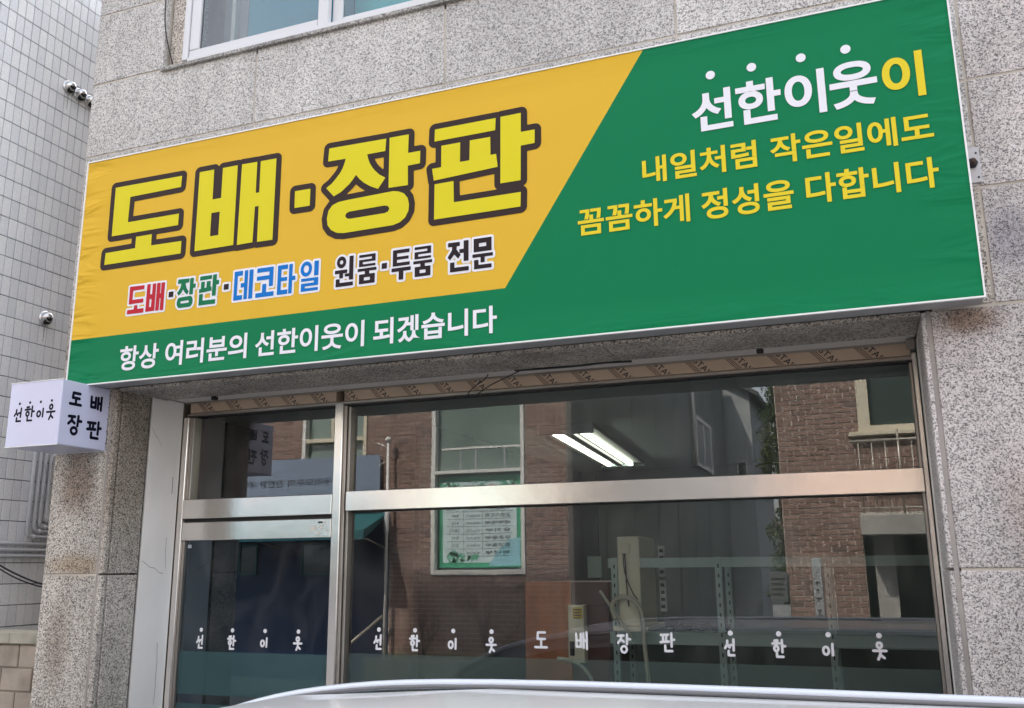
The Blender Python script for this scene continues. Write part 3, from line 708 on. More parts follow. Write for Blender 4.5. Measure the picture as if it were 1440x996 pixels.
SUB = [('red', M_RED, [('도', .350, .452, Z0, Z1), ('배', .463, .572, Z0, Z1)]), ('dark', M_BLACK, [('dot', .599, .627, .396, .424)]),
       ('green', M_GINK, [('장', .649, .757, Z0-.002, Z1+.002), ('판', .778, .893, Z0-.002, Z1+.002)]), ('dark', M_BLACK, [('dot', .922, .950, .396, .424)]),
       ('blue', M_BLUE, [('데', .980, 1.086, Z0, Z1), ('코', 1.103, 1.203, Z0, Z1), ('타', 1.221, 1.315, Z0, Z1), ('일', 1.341, 1.446, Z0, Z1-.002)]),
       ('dark', M_BLACK, [('원', 1.526, 1.622, Z0, Z1-.002), ('룸', 1.643, 1.737, Z0, Z1-.006), ('dot', 1.763, 1.789, .394, .420), ('투', 1.812, 1.906, Z0-.003, Z1-.006), ('룸', 1.918, 2.008, Z0, Z1-.006),
                          ('전', 2.083, 2.182, Z0, Z1-.006), ('문', 2.197, 2.290, Z0, Z1-.006)])]
allg = [g for _, _, l in SUB for g in l]
s_mesh('subtitle_outline', march(block_sdf(allg, .0105), .32, 2.32, .31, .505, .0028), M_WINK, SY+.0006)
for i, (nm, mm, l) in enumerate(SUB):
    s_mesh(nm+'_lettering', march(block_sdf(l), l[0][1]-.006, l[-1][2]+.008, l[0][3]-.006 if l[0][0] != 'dot' else .33, .488, .0018), mm, SY-.0008)
# plain lettering
def s_text(n, parts, m, **k):
    for p in parts: s_mesh(n, fit_text(*p), m, SY-.0008, **k)
BD = .022
s_text('slogan_lettering', [('항상', .330, .566, .054, .176, BD), ('여러분의', .606, 1.072, .055, .175, BD), ('선한이웃이', 1.117, 1.685, .054, .172, BD), ('되겠습니다', 1.729, 2.307, .052, .170, BD)], M_WINK)
s_text('promise_lettering', [('내일처럼', 2.938, 3.385, .601, .714, BD), ('작은일에도', 3.436, 4.006, .600, .714, BD), ('꼼꼼하게', 2.664, 3.119, .419, .535, BD), ('정성을', 3.164, 3.509, .415, .535, BD), ('다합니다', 3.553, 4.007, .420, .538, BD)], M_YINK)
s_text('name_lettering', [('선', 3.147, 3.306, .785, .956, .028), ('한', 3.321, 3.491, .782, .963, .028), ('이', 3.505, 3.654, .780, .962, .03), ('웃', 3.669, 3.837, .780, .966, .028)], M_WINK)
s_text('name_lettering', [('이', 3.855, 3.997, .780, .962, .03)], M_YINK)
b = MB()
for u in (3.229, 3.389, 3.575, 3.738): b.add([(u+.0185*math.cos(k*.3927), 0, 1.021+.0185*math.sin(k*.3927)) for k in range(16)], [tuple(range(16))])
s_mesh('name_dots', (b.V, b.F), M_WINK, SY-.0008)
# sign brackets on the wall
for x in (1.0, 3.1): box('mounting_rail', x, x+.05, -.034, -.001, .1, 1.1, M_ALU, S)

BR = empty('wall_bracket', (4.155, -.01, .53), label='small white metal bracket with a rusty bolt beside the right edge of the sign', cat='bracket')
box('plate', 4.112, 4.160, -.008, -.001, .47, .61, M_ALU, BR, .002)
box('flange', 4.108, 4.113, -.05, -.001, .462, .615, M_WHITE, BR, .001)
tube('bolt', [(4.134, -.008, .545), (4.134, -.04, .545)], .011, mat('rusty_bolt', (.06, .035, .025), .7), BR)
tube('nut', [(4.134, -.009, .545), (4.134, -.02, .545)], .019, M_CABLE, BR, n=6)
for z in (.49, .585): tube('hole', [(4.150, -.0095, z), (4.150, -.0085, z)], .004, M_DARK, BR)

# ------------------------------------------------------------------ projecting cube sign
K = empty('cube_sign', (-.018, -.15, -.31), label='white cube sign with black hand drawn letters jutting from the left pier', cat='sign')
box('housing', -.182, .148, -.305, -.004, -.308, .004, M_ACR, K, .004)
for x0, x1, y0, y1 in ((-.184, .150, -.307, -.302), (-.184, .150, -.008, -.003)):
    for z in (-.3095, .002): box('edge_strip', x0, x1, y0, y1, z, z+.004, M_EDGE, K)
ko = wpos(K)
hand_obj('street_lettering', [('선', -.113, -.188, .062, .068), ('한', -.043, -.188, .062, .072), ('이', .027, -.184, .054, .062), ('웃', .091, -.190, .056, .078),
    ('dot', -.112, -.099, .0066, 0), ('dot', -.046, -.098, .0066, 0), ('dot', .022, -.099, .0066, 0), ('dot', .091, -.097, .0066, 0)], .0050, M_NAVY, K, Vector((0, -.3056, 0))-ko, cell=.0014)
hand_obj('side_lettering', [('도', -.219, -.113, .074, .066), ('배', -.092, -.116, .082, .070), ('장', -.212, -.252, .086, .092), ('판', -.092, -.258, .090, .085)], .0074, M_NAVY, K, Vector((.1488, 0, 0))-ko, rad(90), cell=.0018)
for z in (-.03, -.09, -.15, -.21, -.27):
    tube('screw', [(.148, -.010, z), (.1510, -.010, z)], .0026, M_DARK, K, n=6)

# ------------------------------------------------------------------ neighbour with the tiled side wall
N = empty('tiled_building', (-3.5, 2.6, GZ), label='neighbouring building clad in small pale grey upright tiles at the far left', cat='building')
box('wall', -6, -1.004, -.62, 7, GZ, 8.5, M_GROUT, N)
TW, TH = .0585, .1187
tm = None
zrow0 = 2.484
cand = []
for r_ in range(-34, 52):
    z1 = zrow0+.0  - r_*TH if False else zrow0 - r_*TH
    zc = z1-TH/2
    if zc < GZ+.05 or zc > 8.4: continue
    for c_ in range(-10, 60):
        yc = .006+(c_+.5)*TW
        cand.append((yc, zc))
def seen(yc, zc):                       # the strip of wall the street view shows between the frame edge and the pier
    t = (2.55-zc)/3.8
    return (-.05+.5*t*.9 < yc < .86) and (-1.25 < zc < 2.75)
near = [p for p in cand if seen(*p)]
near.sort(key=lambda p: (p[0]+.3)**2+(p[1]-.3)**2*.35)
big = near[:300]; bigs = set(big)
tile_me = boxmesh(.008, TW-.0052, TH-.0052, M_TILE, .0012)
no = wpos(N)
for y, z in big: link('tile', tile_me, None, N, Vector((-1.001+random.uniform(-.0008, .0008), y, z))-no)
b = MB()
for y, z in cand:
    if (y, z) in bigs: continue
    if y > 3.2: continue
    x = -.997+random.uniform(-.0008, .0008); hy, hz = (TW-.0052)/2, (TH-.0052)/2; e_ = .0012; xb = -1.005
    b.add([(xb, y-hy, z-hz), (xb, y+hy, z-hz), (xb, y+hy, z+hz), (xb, y-hy, z+hz), (x, y-hy+e_, z-hz+e_), (x, y+hy-e_, z-hz+e_), (x, y+hy-e_, z+hz-e_), (x, y-hy+e_, z+hz-e_)],
          [(4, 5, 6, 7), (0, 1, 5, 4), (1, 2, 6, 5), (2, 3, 7, 6), (3, 0, 4, 7)])
mb_at(b, 'tile_field', M_TILE, N, kind='stuff')

# vent hoods on the tiled wall
def hood(y, z, label):
    v = empty('vent_hood', (-.996, y, z), label=label, cat='vent', group='round steel vent hoods on the tiled wall')
    V = []; Fc = []; n1, n2 = 14, 6; r = .040
    for j in range(n2+1):
        t = j/n2*math.pi/2
        for i in range(n1):
            a = 2*math.pi*i/n1
            d = .055*math.sin(t)
            V.append((d, r*math.cos(t)*math.cos(a)*.98, r*math.cos(t)*math.sin(a)+.010*math.sin(t)))
    for j in range(n2):
        for i in range(n1): 
            cz = V[j*n1+i][2]
            if j > 2 and V[(j)*n1+i][2] < -.004: continue
            Fc.append((j*n1+i, j*n1+(i+1) % n1, (j+1)*n1+(i+1) % n1, (j+1)*n1+i))
    mesh('cover', V, Fc, M_STEELV, v, True)
    V, Fc = tube_geo([(0, 0, 0), (.008, 0, 0)], .047, 16); mesh('flange', V, Fc, M_STEELV, v, True)
    V, Fc = tube_geo([(.009, 0, -.010), (.034, 0, -.017)], .030, 12, .024); mesh('opening', V, Fc, M_DARK, v, True)
    mesh('drip_stain', [(.0045, -.004, -.045), (.0045, .004, -.045), (.0045, .0015, -.14), (.0045, -.0015, -.16)], [(0, 1, 2, 3)], mat('drip', (.30, .31, .32), .8), v)
hood(.555, 2.20, 'steel vent hood nearest the street, leftmost of the upper row of three')
hood(.645, 2.19, 'steel vent hood in the middle of the upper row of three')
hood(.735, 2.185, 'steel vent hood closest to the granite corner, rightmost of the upper row of three')
hood(.565, .635, 'single steel vent hood low on the tiled wall beside the yellow part of the sign')

# pipes on the tiled wall
PG = 'grey pipes bracketed to the tiled wall'
for k, (y, zt, zb) in enumerate(((.583, .25, -.69), (.625, .25, -.657), (.662, .25, -.632), (.705, -.22, -.603))):
    x = -.975
    pts = [(x, y, zt)]+[(x, y, zb+.03), (x, y+.006, zb+.012), (x, y+.018, zb+.003), (x, y+.035, zb), (x, 1.6, zb-.001)]
    if k == 3: pts = [(x, 1.5, zt+.022), (x, y+.03, zt+.020), (x, y+.008, zt+.012), (x, y, zt-.012)]+pts[1:]
    lab = ['outermost grey pipe turning into the alley, the one nearest the street', 'second grey upright pipe from the street turning into the alley', 'third grey upright pipe from the street turning into the alley', 'shortest grey pipe with an elbow at its top just under the cube sign'][k]
    pp = tube('wall_pipe', pts, .0115, M_PIPE, label=lab, cat='pipe', group=PG)
    for zz in (zb+.02,): 
        v_, f_ = tube_geo([(0, .035+y-pts[0][1], zb-pts[0][2]), (0, .055+y-pts[0][1], zb-pts[0][2])], .015, 10); mesh('coupling', v_, f_, M_PIPE, pp, True)
for k, z in enumerate((-.727, -.763, -.797)):
    tube('wall_pipe', [(-.978, -.5, z), (-.978, .6, z-.004), (-.978, 1.6, z-.006)], .0115, M_PIPE, label=['topmost', 'middle', 'lowest'][k]+' of the three level grey pipes running along the alley wall', cat='pipe', group=PG)
tube('alley_cable', smooth_path([(-.96, .3, -.80), (-.94, .5, -.90), (-.9, .7, -.97), (-.85, .9, -.98)]), .005, M_CABLE, label='black cable sagging across the alley below the level pipes', cat='cable')
tube('alley_cable', smooth_path([(-.95, .3, -.82), (-.93, .5, -.925), (-.9, .7, -.985), (-.85, .9, -.99)]), .004, M_CABLE, label='thinner black cable sagging just under the first one in the alley', cat='cable')

# low block wall closing the alley
LW = empty('block_wall', (-.6, .3, GZ), label='low wall of tan concrete blocks with a flat cap beside the left pier', cat='wall')
box('wall_core', -.99, -.2, .262, .39, GZ, -1.26, M_CORE, LW)
xs0 = [-.99, -.78, -.57, -.36, -.195]
zt = -1.262; ri = 0
while zt > GZ+.02:
    zb = max(zt-.118, GZ+.002); off = (ri % 2)*.105
    ex = sorted({-.99, -.195} | {x+off for x in (-.99+.0, -.78, -.565, -.36) if -.98 < x+off < -.21})
    for a, c in zip(ex[:-1], ex[1:]):
        box('block', a+.004, c-.004, .245+random.uniform(-.004, .004), .30, zb+.004, zt-.003, M_BLK, LW, .004)
    zt = zb; ri += 1
for a, c in ((-.99, -.62), (-.62, -.195)): box('cap_stone', a+.002, c-.002, .225, .41, -1.258, -1.2, M_CAP, LW, .004)

# cable beside the upstairs window and bits hanging at the soffit
tube('window_cable', smooth_path([(.285, -.006, 2.9), (.292, -.006, 2.35), (.30, -.01, 2.05), (.325, .02, 1.86), (.338, .06, 1.765)]), .0035, M_CABLE, label='thin black cable slanting down beside the upstairs window', cat='cable')
tube('loose_wire', smooth_path([(2.04, .40, .005), (2.02, .40, -.02), (1.955, .41, -.055), (1.93, .41, -.09), (1.965, .41, -.095), (2.05, .40, -.05), (2.2, .39, .003)]), .0028, M_CABLE, label='thin dark wire looping below the soffit in the middle of the shopfront', cat='wire')
tube('loose_wire', smooth_path([(2.2, .335, -.004), (2.5, .333, -.008), (2.62, .334, -.004), (2.75, .335, -.008)]), .005, M_CABLE, label='thicker black wire lying along the soffit edge right of the loop', cat='wire')
for x, lab in ((.52, 'small black clip under the soffit near the left reveal'), (3.30, 'small black clip under the soffit near the right end')):
    c_ = box('soffit_clip', x-.014, x+.014, .318, .345, -.022, -.004, M_CABLE, label=lab, cat='clip', bev=.003)
    
box('end_clip', 3.868, 3.899, .40, .45, -.035, -.0, M_SSD, label='grey metal end clip at the right end of the soffit', cat='clip', bev=.003)

# ------------------------------------------------------------------ inside the shop
LT = empty('ceiling_light', (1.75, 3.33, .0), rad(5.2), label='lit twin tube fluorescent light on the shop ceiling', cat='light')
def lb(n, x0, x1, y0, y1, z0, z1, m): return link(n, boxmesh(x1-x0, y1-y0, z1-z0, m, .004), None, LT, ((x0+x1)/2, (y0+y1)/2, (z0+z1)/2))
lb('body', -.19, .19, -1.18, 1.18, -.01, .018, M_LAMP); lb('end_plate', -.19, .19, -1.2, -1.181, -.05, .018, M_LAMP); lb('end_plate', -.19, .19, 1.181, 1.2, -.03, .018, M_CEIL)
lb('spine', -.03, .03, -1.17, 1.17, -.035, -.011, M_LAMP)
for y_ in (-1.15, 1.02): lb('lamp_holder', -.12, .12, y_, y_+.03, -.04, -.0105, M_CEIL)
for x in (-.095, .095):
    V, Fc = tube_geo([(x, -1.12, -.022), (x, 1.0, -.022)], .019, 12); mesh('tube', V, Fc, M_TUBE, LT, True)

def IY(n, *a, **k): return box(n, *a, **k)
SF = empty('shelf_rack', (2.9, 2.2, GZ), label='pale green slotted angle shelf rack standing inside the shop', cat='shelf')
for y in (2.0, 2.38):
    box('beam', 2.16, 4.6, y, y+.03, -.898, -.842, M_SHELF, SF)
    box('beam', 2.16, 4.6, y, y+.03, -1.335, -1.265, M_SHELF, SF)
    for x in (2.18, 2.80, 3.40, 4.2):
        box('upright', x, x+.038, y-.004, y+.034, GZ+.02, -.84, M_SHELF, SF)
        bb = MB()
        for q in range(22): bb.box(x+.015, x+.023, y-.0055, y-.0045, -.88-q*.055-.022, -.88-q*.055)
        mb_at(bb, 'slot_row', M_DARK, SF)
box('shelf_board', 2.165, 4.59, 2.035, 2.375, -1.29, -1.268, M_SHELF, SF)
AC = empty('slim_cabinet_unit', (2.29, 2.2, -1.264), label='tall slim cream unit with an outlet box and hanging cord on the shelf', cat='appliance')
box('casing', 2.222, 2.358, 1.99, 2.42, -1.235, -.715, M_AC, AC, .006); box('foot', 2.19, 2.40, 1.97, 2.44, -1.264, -1.236, M_AC, AC, .004)
box('outlet_box', 2.245, 2.305, 1.972, 1.989, -.815, -.755, M_AC, AC, .004)
tube('cord', smooth_path([(2.272, 1.975, -.815), (2.277, 1.972, -.92), (2.282, 1.97, -1.05), (2.29, 1.965, -1.12)]), .004, M_CABLE, AC); 
tube('cord', smooth_path([(2.262, 1.975, -.815), (2.272, 1.97, -.93), (2.315, 1.965, -1.04), (2.345, 1.96, -1.08)]), .003, M_CABLE, AC)
tube('hose', smooth_path([(2.215, 1.93, -1.19), (2.195, 1.93, -1.12), (2.235, 1.93, -1.07), (2.31, 1.93, -1.075), (2.37, 1.93, -1.15), (2.385, 1.93, -1.35), (2.40, 1.93, -1.6), (2.41, 1.93, -2.0)]), .014, M_HOSE, AC)
tube('pole', [(2.12, 1.945, -1.03), (2.31, 1.945, -1.30)], .009, M_HOSE, AC)
for k, (z0, z1) in enumerate(((-.955, -.765), (-1.165, -.975))):
    ps = empty('power_strip', (2.42, 2.35, z0), label=['upper', 'lower'][k]+' of two white power strips fixed upright beside the cream unit', cat='power strip', group='white power strips')
    box('strip_body', 2.40, 2.44, 2.32, 2.36, z0, z1, M_WHITE, ps, .003)
    for q in range(4): box('socket', 2.408, 2.432, 2.317, 2.3195, z0+.02+q*.043, z0+.04+q*.043, M_DARK, ps)
cb = []
for i in range(60):
    a = i*.62; cb.append((2.66+.16*math.cos(a)*(1-.004*i)+.05*math.sin(i*.9), 2.2+.09*math.sin(a), -1.262+.03*abs(math.sin(i*1.3))))
tube('cable_pile', smooth_path(cb, 3), .006, M_CABLE, label='tangle of black cable lying on the shelf right of the cream unit', cat='cable')
WC = empty('wooden_cabinet', (2.0, 2.2, GZ), label='dark red wooden cabinet standing inside the window left of the shelf rack', cat='cabinet')
box('front_panel', 1.625, 1.92, 2.0, 2.03, GZ+.02, -.978, M_WOOD, WC); box('carcass', 1.63, 2.16, 2.032, 2.45, GZ+.02, -.98, M_WOOD2, WC); box('door_panel', 1.925, 2.155, 2.0, 2.03, GZ+.02, -1.12, M_WOOD2, WC)
box('top_panel', 1.925, 2.155, 2.0, 2.03, -1.115, -.982, M_WOOD2, WC)
EP = empty('fuse_box', (1.98, 1.93, -1.46), label='cream electrical box with a yellow warning label in front of the wooden cabinet', cat='electrical box')
box('case', 1.93, 2.03, 1.9, 1.97, -1.44, -1.112, M_AC, EP, .004); box('warning_label', 1.962, 2.022, 1.8975, 1.8995, -1.19, -1.125, M_LABEL, EP)
bb = MB()
for q in range(4): bb.box(1.968, 2.016-.008*(q % 2), 1.8962, 1.8972, -1.136-q*.016-.006, -1.136-q*.016)
mb_at(bb, 'label_marks', M_TINK, EP); tube('handle_hole', [(1.955, 1.8985, -1.40), (1.955, 1.8985, -1.32)], .014, M_DARK, EP)
tube('bent_hose', smooth_path([(2.06, 1.3, -1.36), (2.14, 1.3, -1.37), (2.22, 1.3, -1.42), (2.26, 1.3, -1.52), (2.27, 1.3, -1.8), (2.28, 1.3, -2.58)]), .010, M_HOSE, label='pale hose curving down behind the frosted strip', cat='hose')
BD_ = empty('wall_switch_plate', (1.96, 5.19, -.9), label='pale square plate on the shop wall above the wooden cabinet', cat='wall plate')
box('plate', 1.10, 1.24, 5.15, 5.19, -1.0, -.80, M_SHELF, BD_, .004)

# ------------------------------------------------------------------ the white car in front
def car(name, label, paint, roofm, loc, rz=0, L=4.3, H=1.42, group=None, stretch=0.0):
    C = empty(name, loc, rz, label=label, cat='car')
    hw = .83
    # side outline stations: x, lower z, belt z, roof z, half width low, half width roof (front is -x)
    st = [(-2.15, .35, .62, .63, .62, .58), (-2.08, .24, .74, .76, .74, .68), (-1.85, .20, .84, .88, .80, .72), (-1.42, .18, .90, .97, .83, .74), (-1.20, .18, .93, 1.02, .83, .70),
          (-.98, .18, .94, 1.15, .83, .61), (-.72, .18, .94, 1.275, .83, .60), (-.32, .18, .94, 1.368, .83, .605), (.30, .18, .95, 1.41, .83, .61), (.80, .18, .95, 1.415, .83, .61), (1.25, .18, .95, 1.405, .83, .605), (1.62, .18, .96, 1.37, .82, .59),
          (1.86, .22, .97, 1.25, .80, .58), (2.02, .28, .93, 1.02, .77, .62), (2.12, .36, .80, .86, .72, .62), (2.15, .42, .62, .64, .66, .60)]
    s = H/1.415
    st = [(x+(stretch if x > .5 else 0),)+t for x, *q in st for t in [tuple(q)]]
    rings = []
    for x, zl, zb, zr, wl, wr in st:
        zb *= s; zr *= s
        cab = max(0, min(1, (zr-zb)/.2))
        p = [(wl*.93, zl), (wl, zl+.12), (wl+.015, zb-.14), (wl-.02, zb), (wr+(wl-wr)*.12*cab, zr-.06*cab-.004), (wr+.004, zr-.022*cab), (wr-.05, zr-.006), (wr*.55, zr+.018), (0, zr+.026)]
        full = [(x, -a, z) for a, z in p]+[(x, a, z) for a, z in p[::-1][1:]]
        rings.append(full)
    n = len(rings[0]); V = [v for r in rings for v in r]
    body, gl, rf = [], [], []
    for i in range(len(rings)-1):
        for j in range(n-1):
            f = (i*n+j, i*n+j+1, (i+1)*n+j+1, (i+1)*n+j)
            jj = min(j, n-2-j); x = (st[i][0]+st[i+1][0])/2
            if jj == 3 and -1.1 < x < 1.8+stretch: gl.append(f)
            elif jj >= 5 and (-1.21 <= st[i][0] and st[i+1][0] <= -.70): gl.append(f)
            elif jj >= 5 and (1.6+stretch <= st[i][0] and st[i+1][0] <= 2.03+stretch): gl.append(f)
            elif jj >= 6 and -.75 < x < 1.62+stretch: rf.append(f)
            else: body.append(f)
    body.append(tuple(range(n))); body.append(tuple(range((len(rings)-1)*n, len(rings)*n))[::-1]); 
    o = mesh('body', V, body, paint, C, True); mesh('windows', V, gl, M_CG, C, True); mesh('roof_panel', [(a, b_, c+.0) for a, b_, c in V], rf, roofm, C, True)
    for ob in (o,):
        md = ob.modifiers.new('es', 'EDGE_SPLIT'); md.split_angle = rad(38)
    # roof drip mouldings and rails
    for sg in (-1, 1):
        for off, up_, rr in ((.006, -.004, .010), (-.022, .006, .013), (-.060, .008, .016)):
            ptl = smooth_path([(x, sg*(wr+off), zr*s+up_) for x, _, _, zr, _, wr in st[5:13]], 5)
            v_, f_ = tube_geo(ptl, rr, 10); mesh('roof_moulding', v_, f_, paint, C, True)
        ptl = smooth_path([(x, sg*(wr-.085), zr*s+.004) for x, _, _, zr, _, wr in st[5:13]], 4)
        v_, f_ = tube_geo(ptl, .006, 6); mesh('roof_seal', v_, f_, M_SEAL, C, True)
    for x in (-1.32, 1.28+stretch):
        for sg in (-1, 1):
            v_, f_ = tube_geo([(x, sg*.66, .31), (x, sg*.845, .31)], .31, 24); wh = mesh('wheel', v_, f_, M_TYRE, C, False)
            v_, f_ = tube_geo([(x, sg*.84, .31), (x, sg*.852, .31)], .20, 18); mesh('rim', v_, f_, M_RIM, wh, False)
            v_, f_ = tube_geo([(x, sg*.835, .31), (x, sg*.8455, .31)], .36, 24); mesh('wheel_arch', v_, f_, M_RUB, C, False)
            wh.location = (0, 0, 0)
    for sg in (-1, 1):
        link('headlight', boxmesh(.10, .26, .13, M_HL, .03), None, C, (-2.08, sg*.53, .62)); link('tail_light', boxmesh(.08, .16, .26, M_TL, .025), None, C, (2.09+stretch, sg*.62, .80))
        link('mirror', boxmesh(.12, .20, .13, paint, .03), None, C, (-.62, sg*.93, .98)); link('door_handle', boxmesh(.16, .02, .025, paint, .006), None, C, (.25, sg*.845, .84))
    link('bumper', boxmesh(.10, 1.3, .14, M_RUB, .03), None, C, (-2.14, 0, .36)); link('bumper', boxmesh(.08, 1.3, .14, M_RUB, .03), None, C, (2.14+stretch, 0, .40))
    return C
car('parked_car', 'white car whose roof fills the bottom edge in front of the shopfront', M_CAR, M_CARROOF, (2.24, -1.30, GZ), rad(-.4), H=1.388, stretch=.95)
BC = car('parked_car', 'black car in shade under the balcony, mirrored low in the right pane', M_CARB, M_CARB, (5.45, -6.7, GZ), 0, H=1.14)

# ------------------------------------------------------------------ across the street (seen in the glass)
OY = -7.92
def brickwall(parent, x0, x1, z0, z1, yface, holes, centre, mort=True, L=.19, Hh=.0675, nbig=300):
    j = .0145; cand = []; r = 0; z = z0
    while z < z1-Hh*.5:
        off = (r % 2)*L/2; x = x0-off
        while x < x1:
            a, c = max(x, x0), min(x+L, x1)
            segs = [(a, c)]
            for hx0, hx1, hz0, hz1 in holes:
                if z+Hh > hz0+.01 and z < hz1-.01:
                    ns = []
                    for p, q in segs:
                        if q <= hx0 or p >= hx1: ns.append((p, q)); continue
                        if p < hx0: ns.append((p, hx0))
                        if q > hx1: ns.append((hx1, q))
                    segs = ns
            for p, q in segs:
                if q-p > .04: cand.append((p, q, z))
            x += L
        z += Hh; r += 1
    full = [c for c in cand if abs(c[1]-c[0]-L) < 1e-6]
    full.sort(key=lambda c: ((c[0]-centre[0])**2+(c[2]-centre[1])**2)); big = full[:nbig]; bs = set(big)
    me = boxmesh(L-j, .03, Hh-j, M_BRK); o = wpos(parent)
    for p, q, z in big: link('brick', me, None, parent, Vector(((p+q)/2, yface-.015+.003*random.random(), z+Hh/2))-o)
    b = MB()
    for p, q, z in cand:
        if (p, q, z) in bs: continue
        y = yface+.003*random.random()
        X0, X1, Za, Zb = p+j/2, q-j/2, z+j/2, z+Hh-j/2; yb = yface-.03
        b.add([(X0, y, Za), (X1, y, Za), (X1, y, Zb), (X0, y, Zb), (X0, yb, Za), (X1, yb, Za), (X1, yb, Zb), (X0, yb, Zb)], [(3, 2, 1, 0), (0, 1, 5, 4), (1, 2, 6, 5), (2, 3, 7, 6), (3, 0, 4, 7)])
    mb_at(b, 'brick_field', M_BRK, parent, kind='stuff')

A = empty('brick_building', (-3.4, -10, GZ), label='brown brick building with a timetable poster in its window, mirrored in the shop glass', cat='building')
XA0, XA1, ZA1 = -9.0, -.305, 4.6
hA = [(-2.42, -.945, -1.0, 2.0), (-4.72, -3.55, .70, 2.0), (-6.9, -3.12, GZ-.1, -.10)]
brickwall(A, XA0, XA1, GZ, ZA1, OY, hA, (-2.0, .2))
mf = OY-.008
for x0, x1, z0, z1 in ((-.945, XA1, GZ, ZA1), (-2.42, -.945, GZ, -1.0), (-3.12, -2.42, GZ, ZA1), (-2.42, -.945, 2.0, ZA1), (-6.9, -3.12, -.1, .70), (-6.9, -4.72, .70, 2.0), (-3.55, -3.12, .70, 2.0), (-6.9, -3.12, 2.0, ZA1), (XA0, -6.9, GZ, ZA1)):
    box('mortar_wall', x0, x1, mf-.25, mf, z0, z1, M_MORT, A)
box('side_wall', XA1-.2, XA1-.001, -24, mf-.252, GZ, ZA1, M_SIDE, A); box('side_wall', XA0, XA0+.2, -24, mf-.252, GZ, ZA1, M_SIDE, A); box('side_wall', XA0+.21, XA1-.21, -24, -23.8, GZ, ZA1, M_SIDE, A)
box('roof', XA0, XA1, -24, OY, ZA1+.003, ZA1+.2, M_CONC, A)
for y in range(-22, -9, 2): box('panel_joint', XA1, XA1+.006, y-.02, y+.02, GZ, ZA1, M_ROOF, A)
wn = box('window', -2.42, -2.36, OY-.10, OY+.03, -1.0, 2.0, M_WINWH, A)
for q in ((-1.0, -.945, -1.0, 2.0), (-2.358, -1.002, -1.0, -.93), (-2.358, -1.002, .455, .50)): box('window_frame', q[0], q[1], OY-.10, OY+.03, q[2], q[3], M_WINWH, wn)
box('pane', -2.358, -1.002, OY-.08, OY-.075, .502, 2.0, M_G_FGR, wn); box('pane', -2.358, -1.002, OY-.08, OY-.075, -.928, .453, M_G_FAR, wn)
box('curtain_rail', -2.3, -1.05, OY-.072, OY-.066, .82, .85, M_WINWH, wn)
for x in (-2.0, -1.75, -1.3): box('curtain_edge', x, x+.03, OY-.072, OY-.067, .51, .82, M_GREY, wn)
wn2 = box('window', -4.72, -4.66, OY-.10, OY+.03, .70, 2.0, M_WINWH, A)
for q in ((-3.61, -3.55, .70, 2.0), (-4.66, -3.61, .70, .75), (-4.66, -3.61, 1.05, 1.11), (-4.2, -4.14, 1.11, 2.0)): box('window_frame', q[0]+.001, q[1]-.001, OY-.095, OY+.02, q[2], q[3], M_CREAM, wn2)
box('pane', -4.659, -3.611, OY-.08, OY-.075, .752, 1.99, M_G_FGR, wn2)
box('window_frame', -3.2, -3.12, OY-.1, OY+.01, -.1, 0, M_TEALF, wn2) if False else None
# entrance recess with navy shutter and teal trimmed lights
box('entrance_shutter', -6.9, -3.12, OY-.6, OY-.55, GZ, -.102, M_NAVYG, A)
for x0, x1 in ((-6.15, -5.85), (-4.95, -4.15)):
    sw = box('side_light', x0, x1, OY-.548, OY-.54, -.98, -.53, M_G_FAR, A)
    for q in ((x0, x1, -1.0, -.97), (x0, x1, -.53, -.50), (x0-.03, x0, -1.0, -.5), (x1, x1+.03, -1.0, -.5)): box('side_light_frame', q[0], q[1], OY-.545, OY-.52, q[2], q[3], M_TEALF, sw)
AW = empty('awning', (-5, OY+.2, -.4), label='dark teal awning over the navy entrance, mirrored in the left of the shop glass', cat='awning')
o2 = wpos(AW)
mesh('canopy', [(x-o2.x, y-o2.y, z-o2.z) for x, y, z in ((-6.9, OY+.02, -.08), (-3.14, OY+.02, -.08), (-3.14, OY+.75, -.36), (-6.9, OY+.75, -.36), (-6.9, OY+.75, -.50), (-3.14, OY+.75, -.50), (-3.14, OY+.02, -.12), (-6.9, OY+.02, -.12))],
     [(0, 1, 2, 3), (3, 2, 5, 4), (4, 5, 6, 7), (0, 3, 4, 7), (1, 6, 5, 2)], M_AWN, AW)
for x in (-6.8, -5.0, -3.2): tube('strut', [(x, OY+.02, -.60), (x, OY+.72, -.46)], .015, M_RAIL, AW)
# banner with new year wish
BN = empty('wall_banner', (-4.7, OY+.1, .3), label='slate blue banner with one line of lettering, mirrored beside the cube sign', cat='banner')
box('cloth', -6.4, -3.27, OY+.06, OY+.075, -.05, .80, M_SLATE, BN)
text_obj('banner_lettering', [('우리모두의', 0, .80, 0, .115, .01), ('찬란한', .88, 1.32, 0, .115, .01), ('새해를', 1.38, 1.78, 0, .115, .01), ('기원', 1.86, 2.14, 0, .115, .01)], M_BLACK, BN, Vector((-4.12, OY+.0765, .37))-wpos(BN), rad(180))
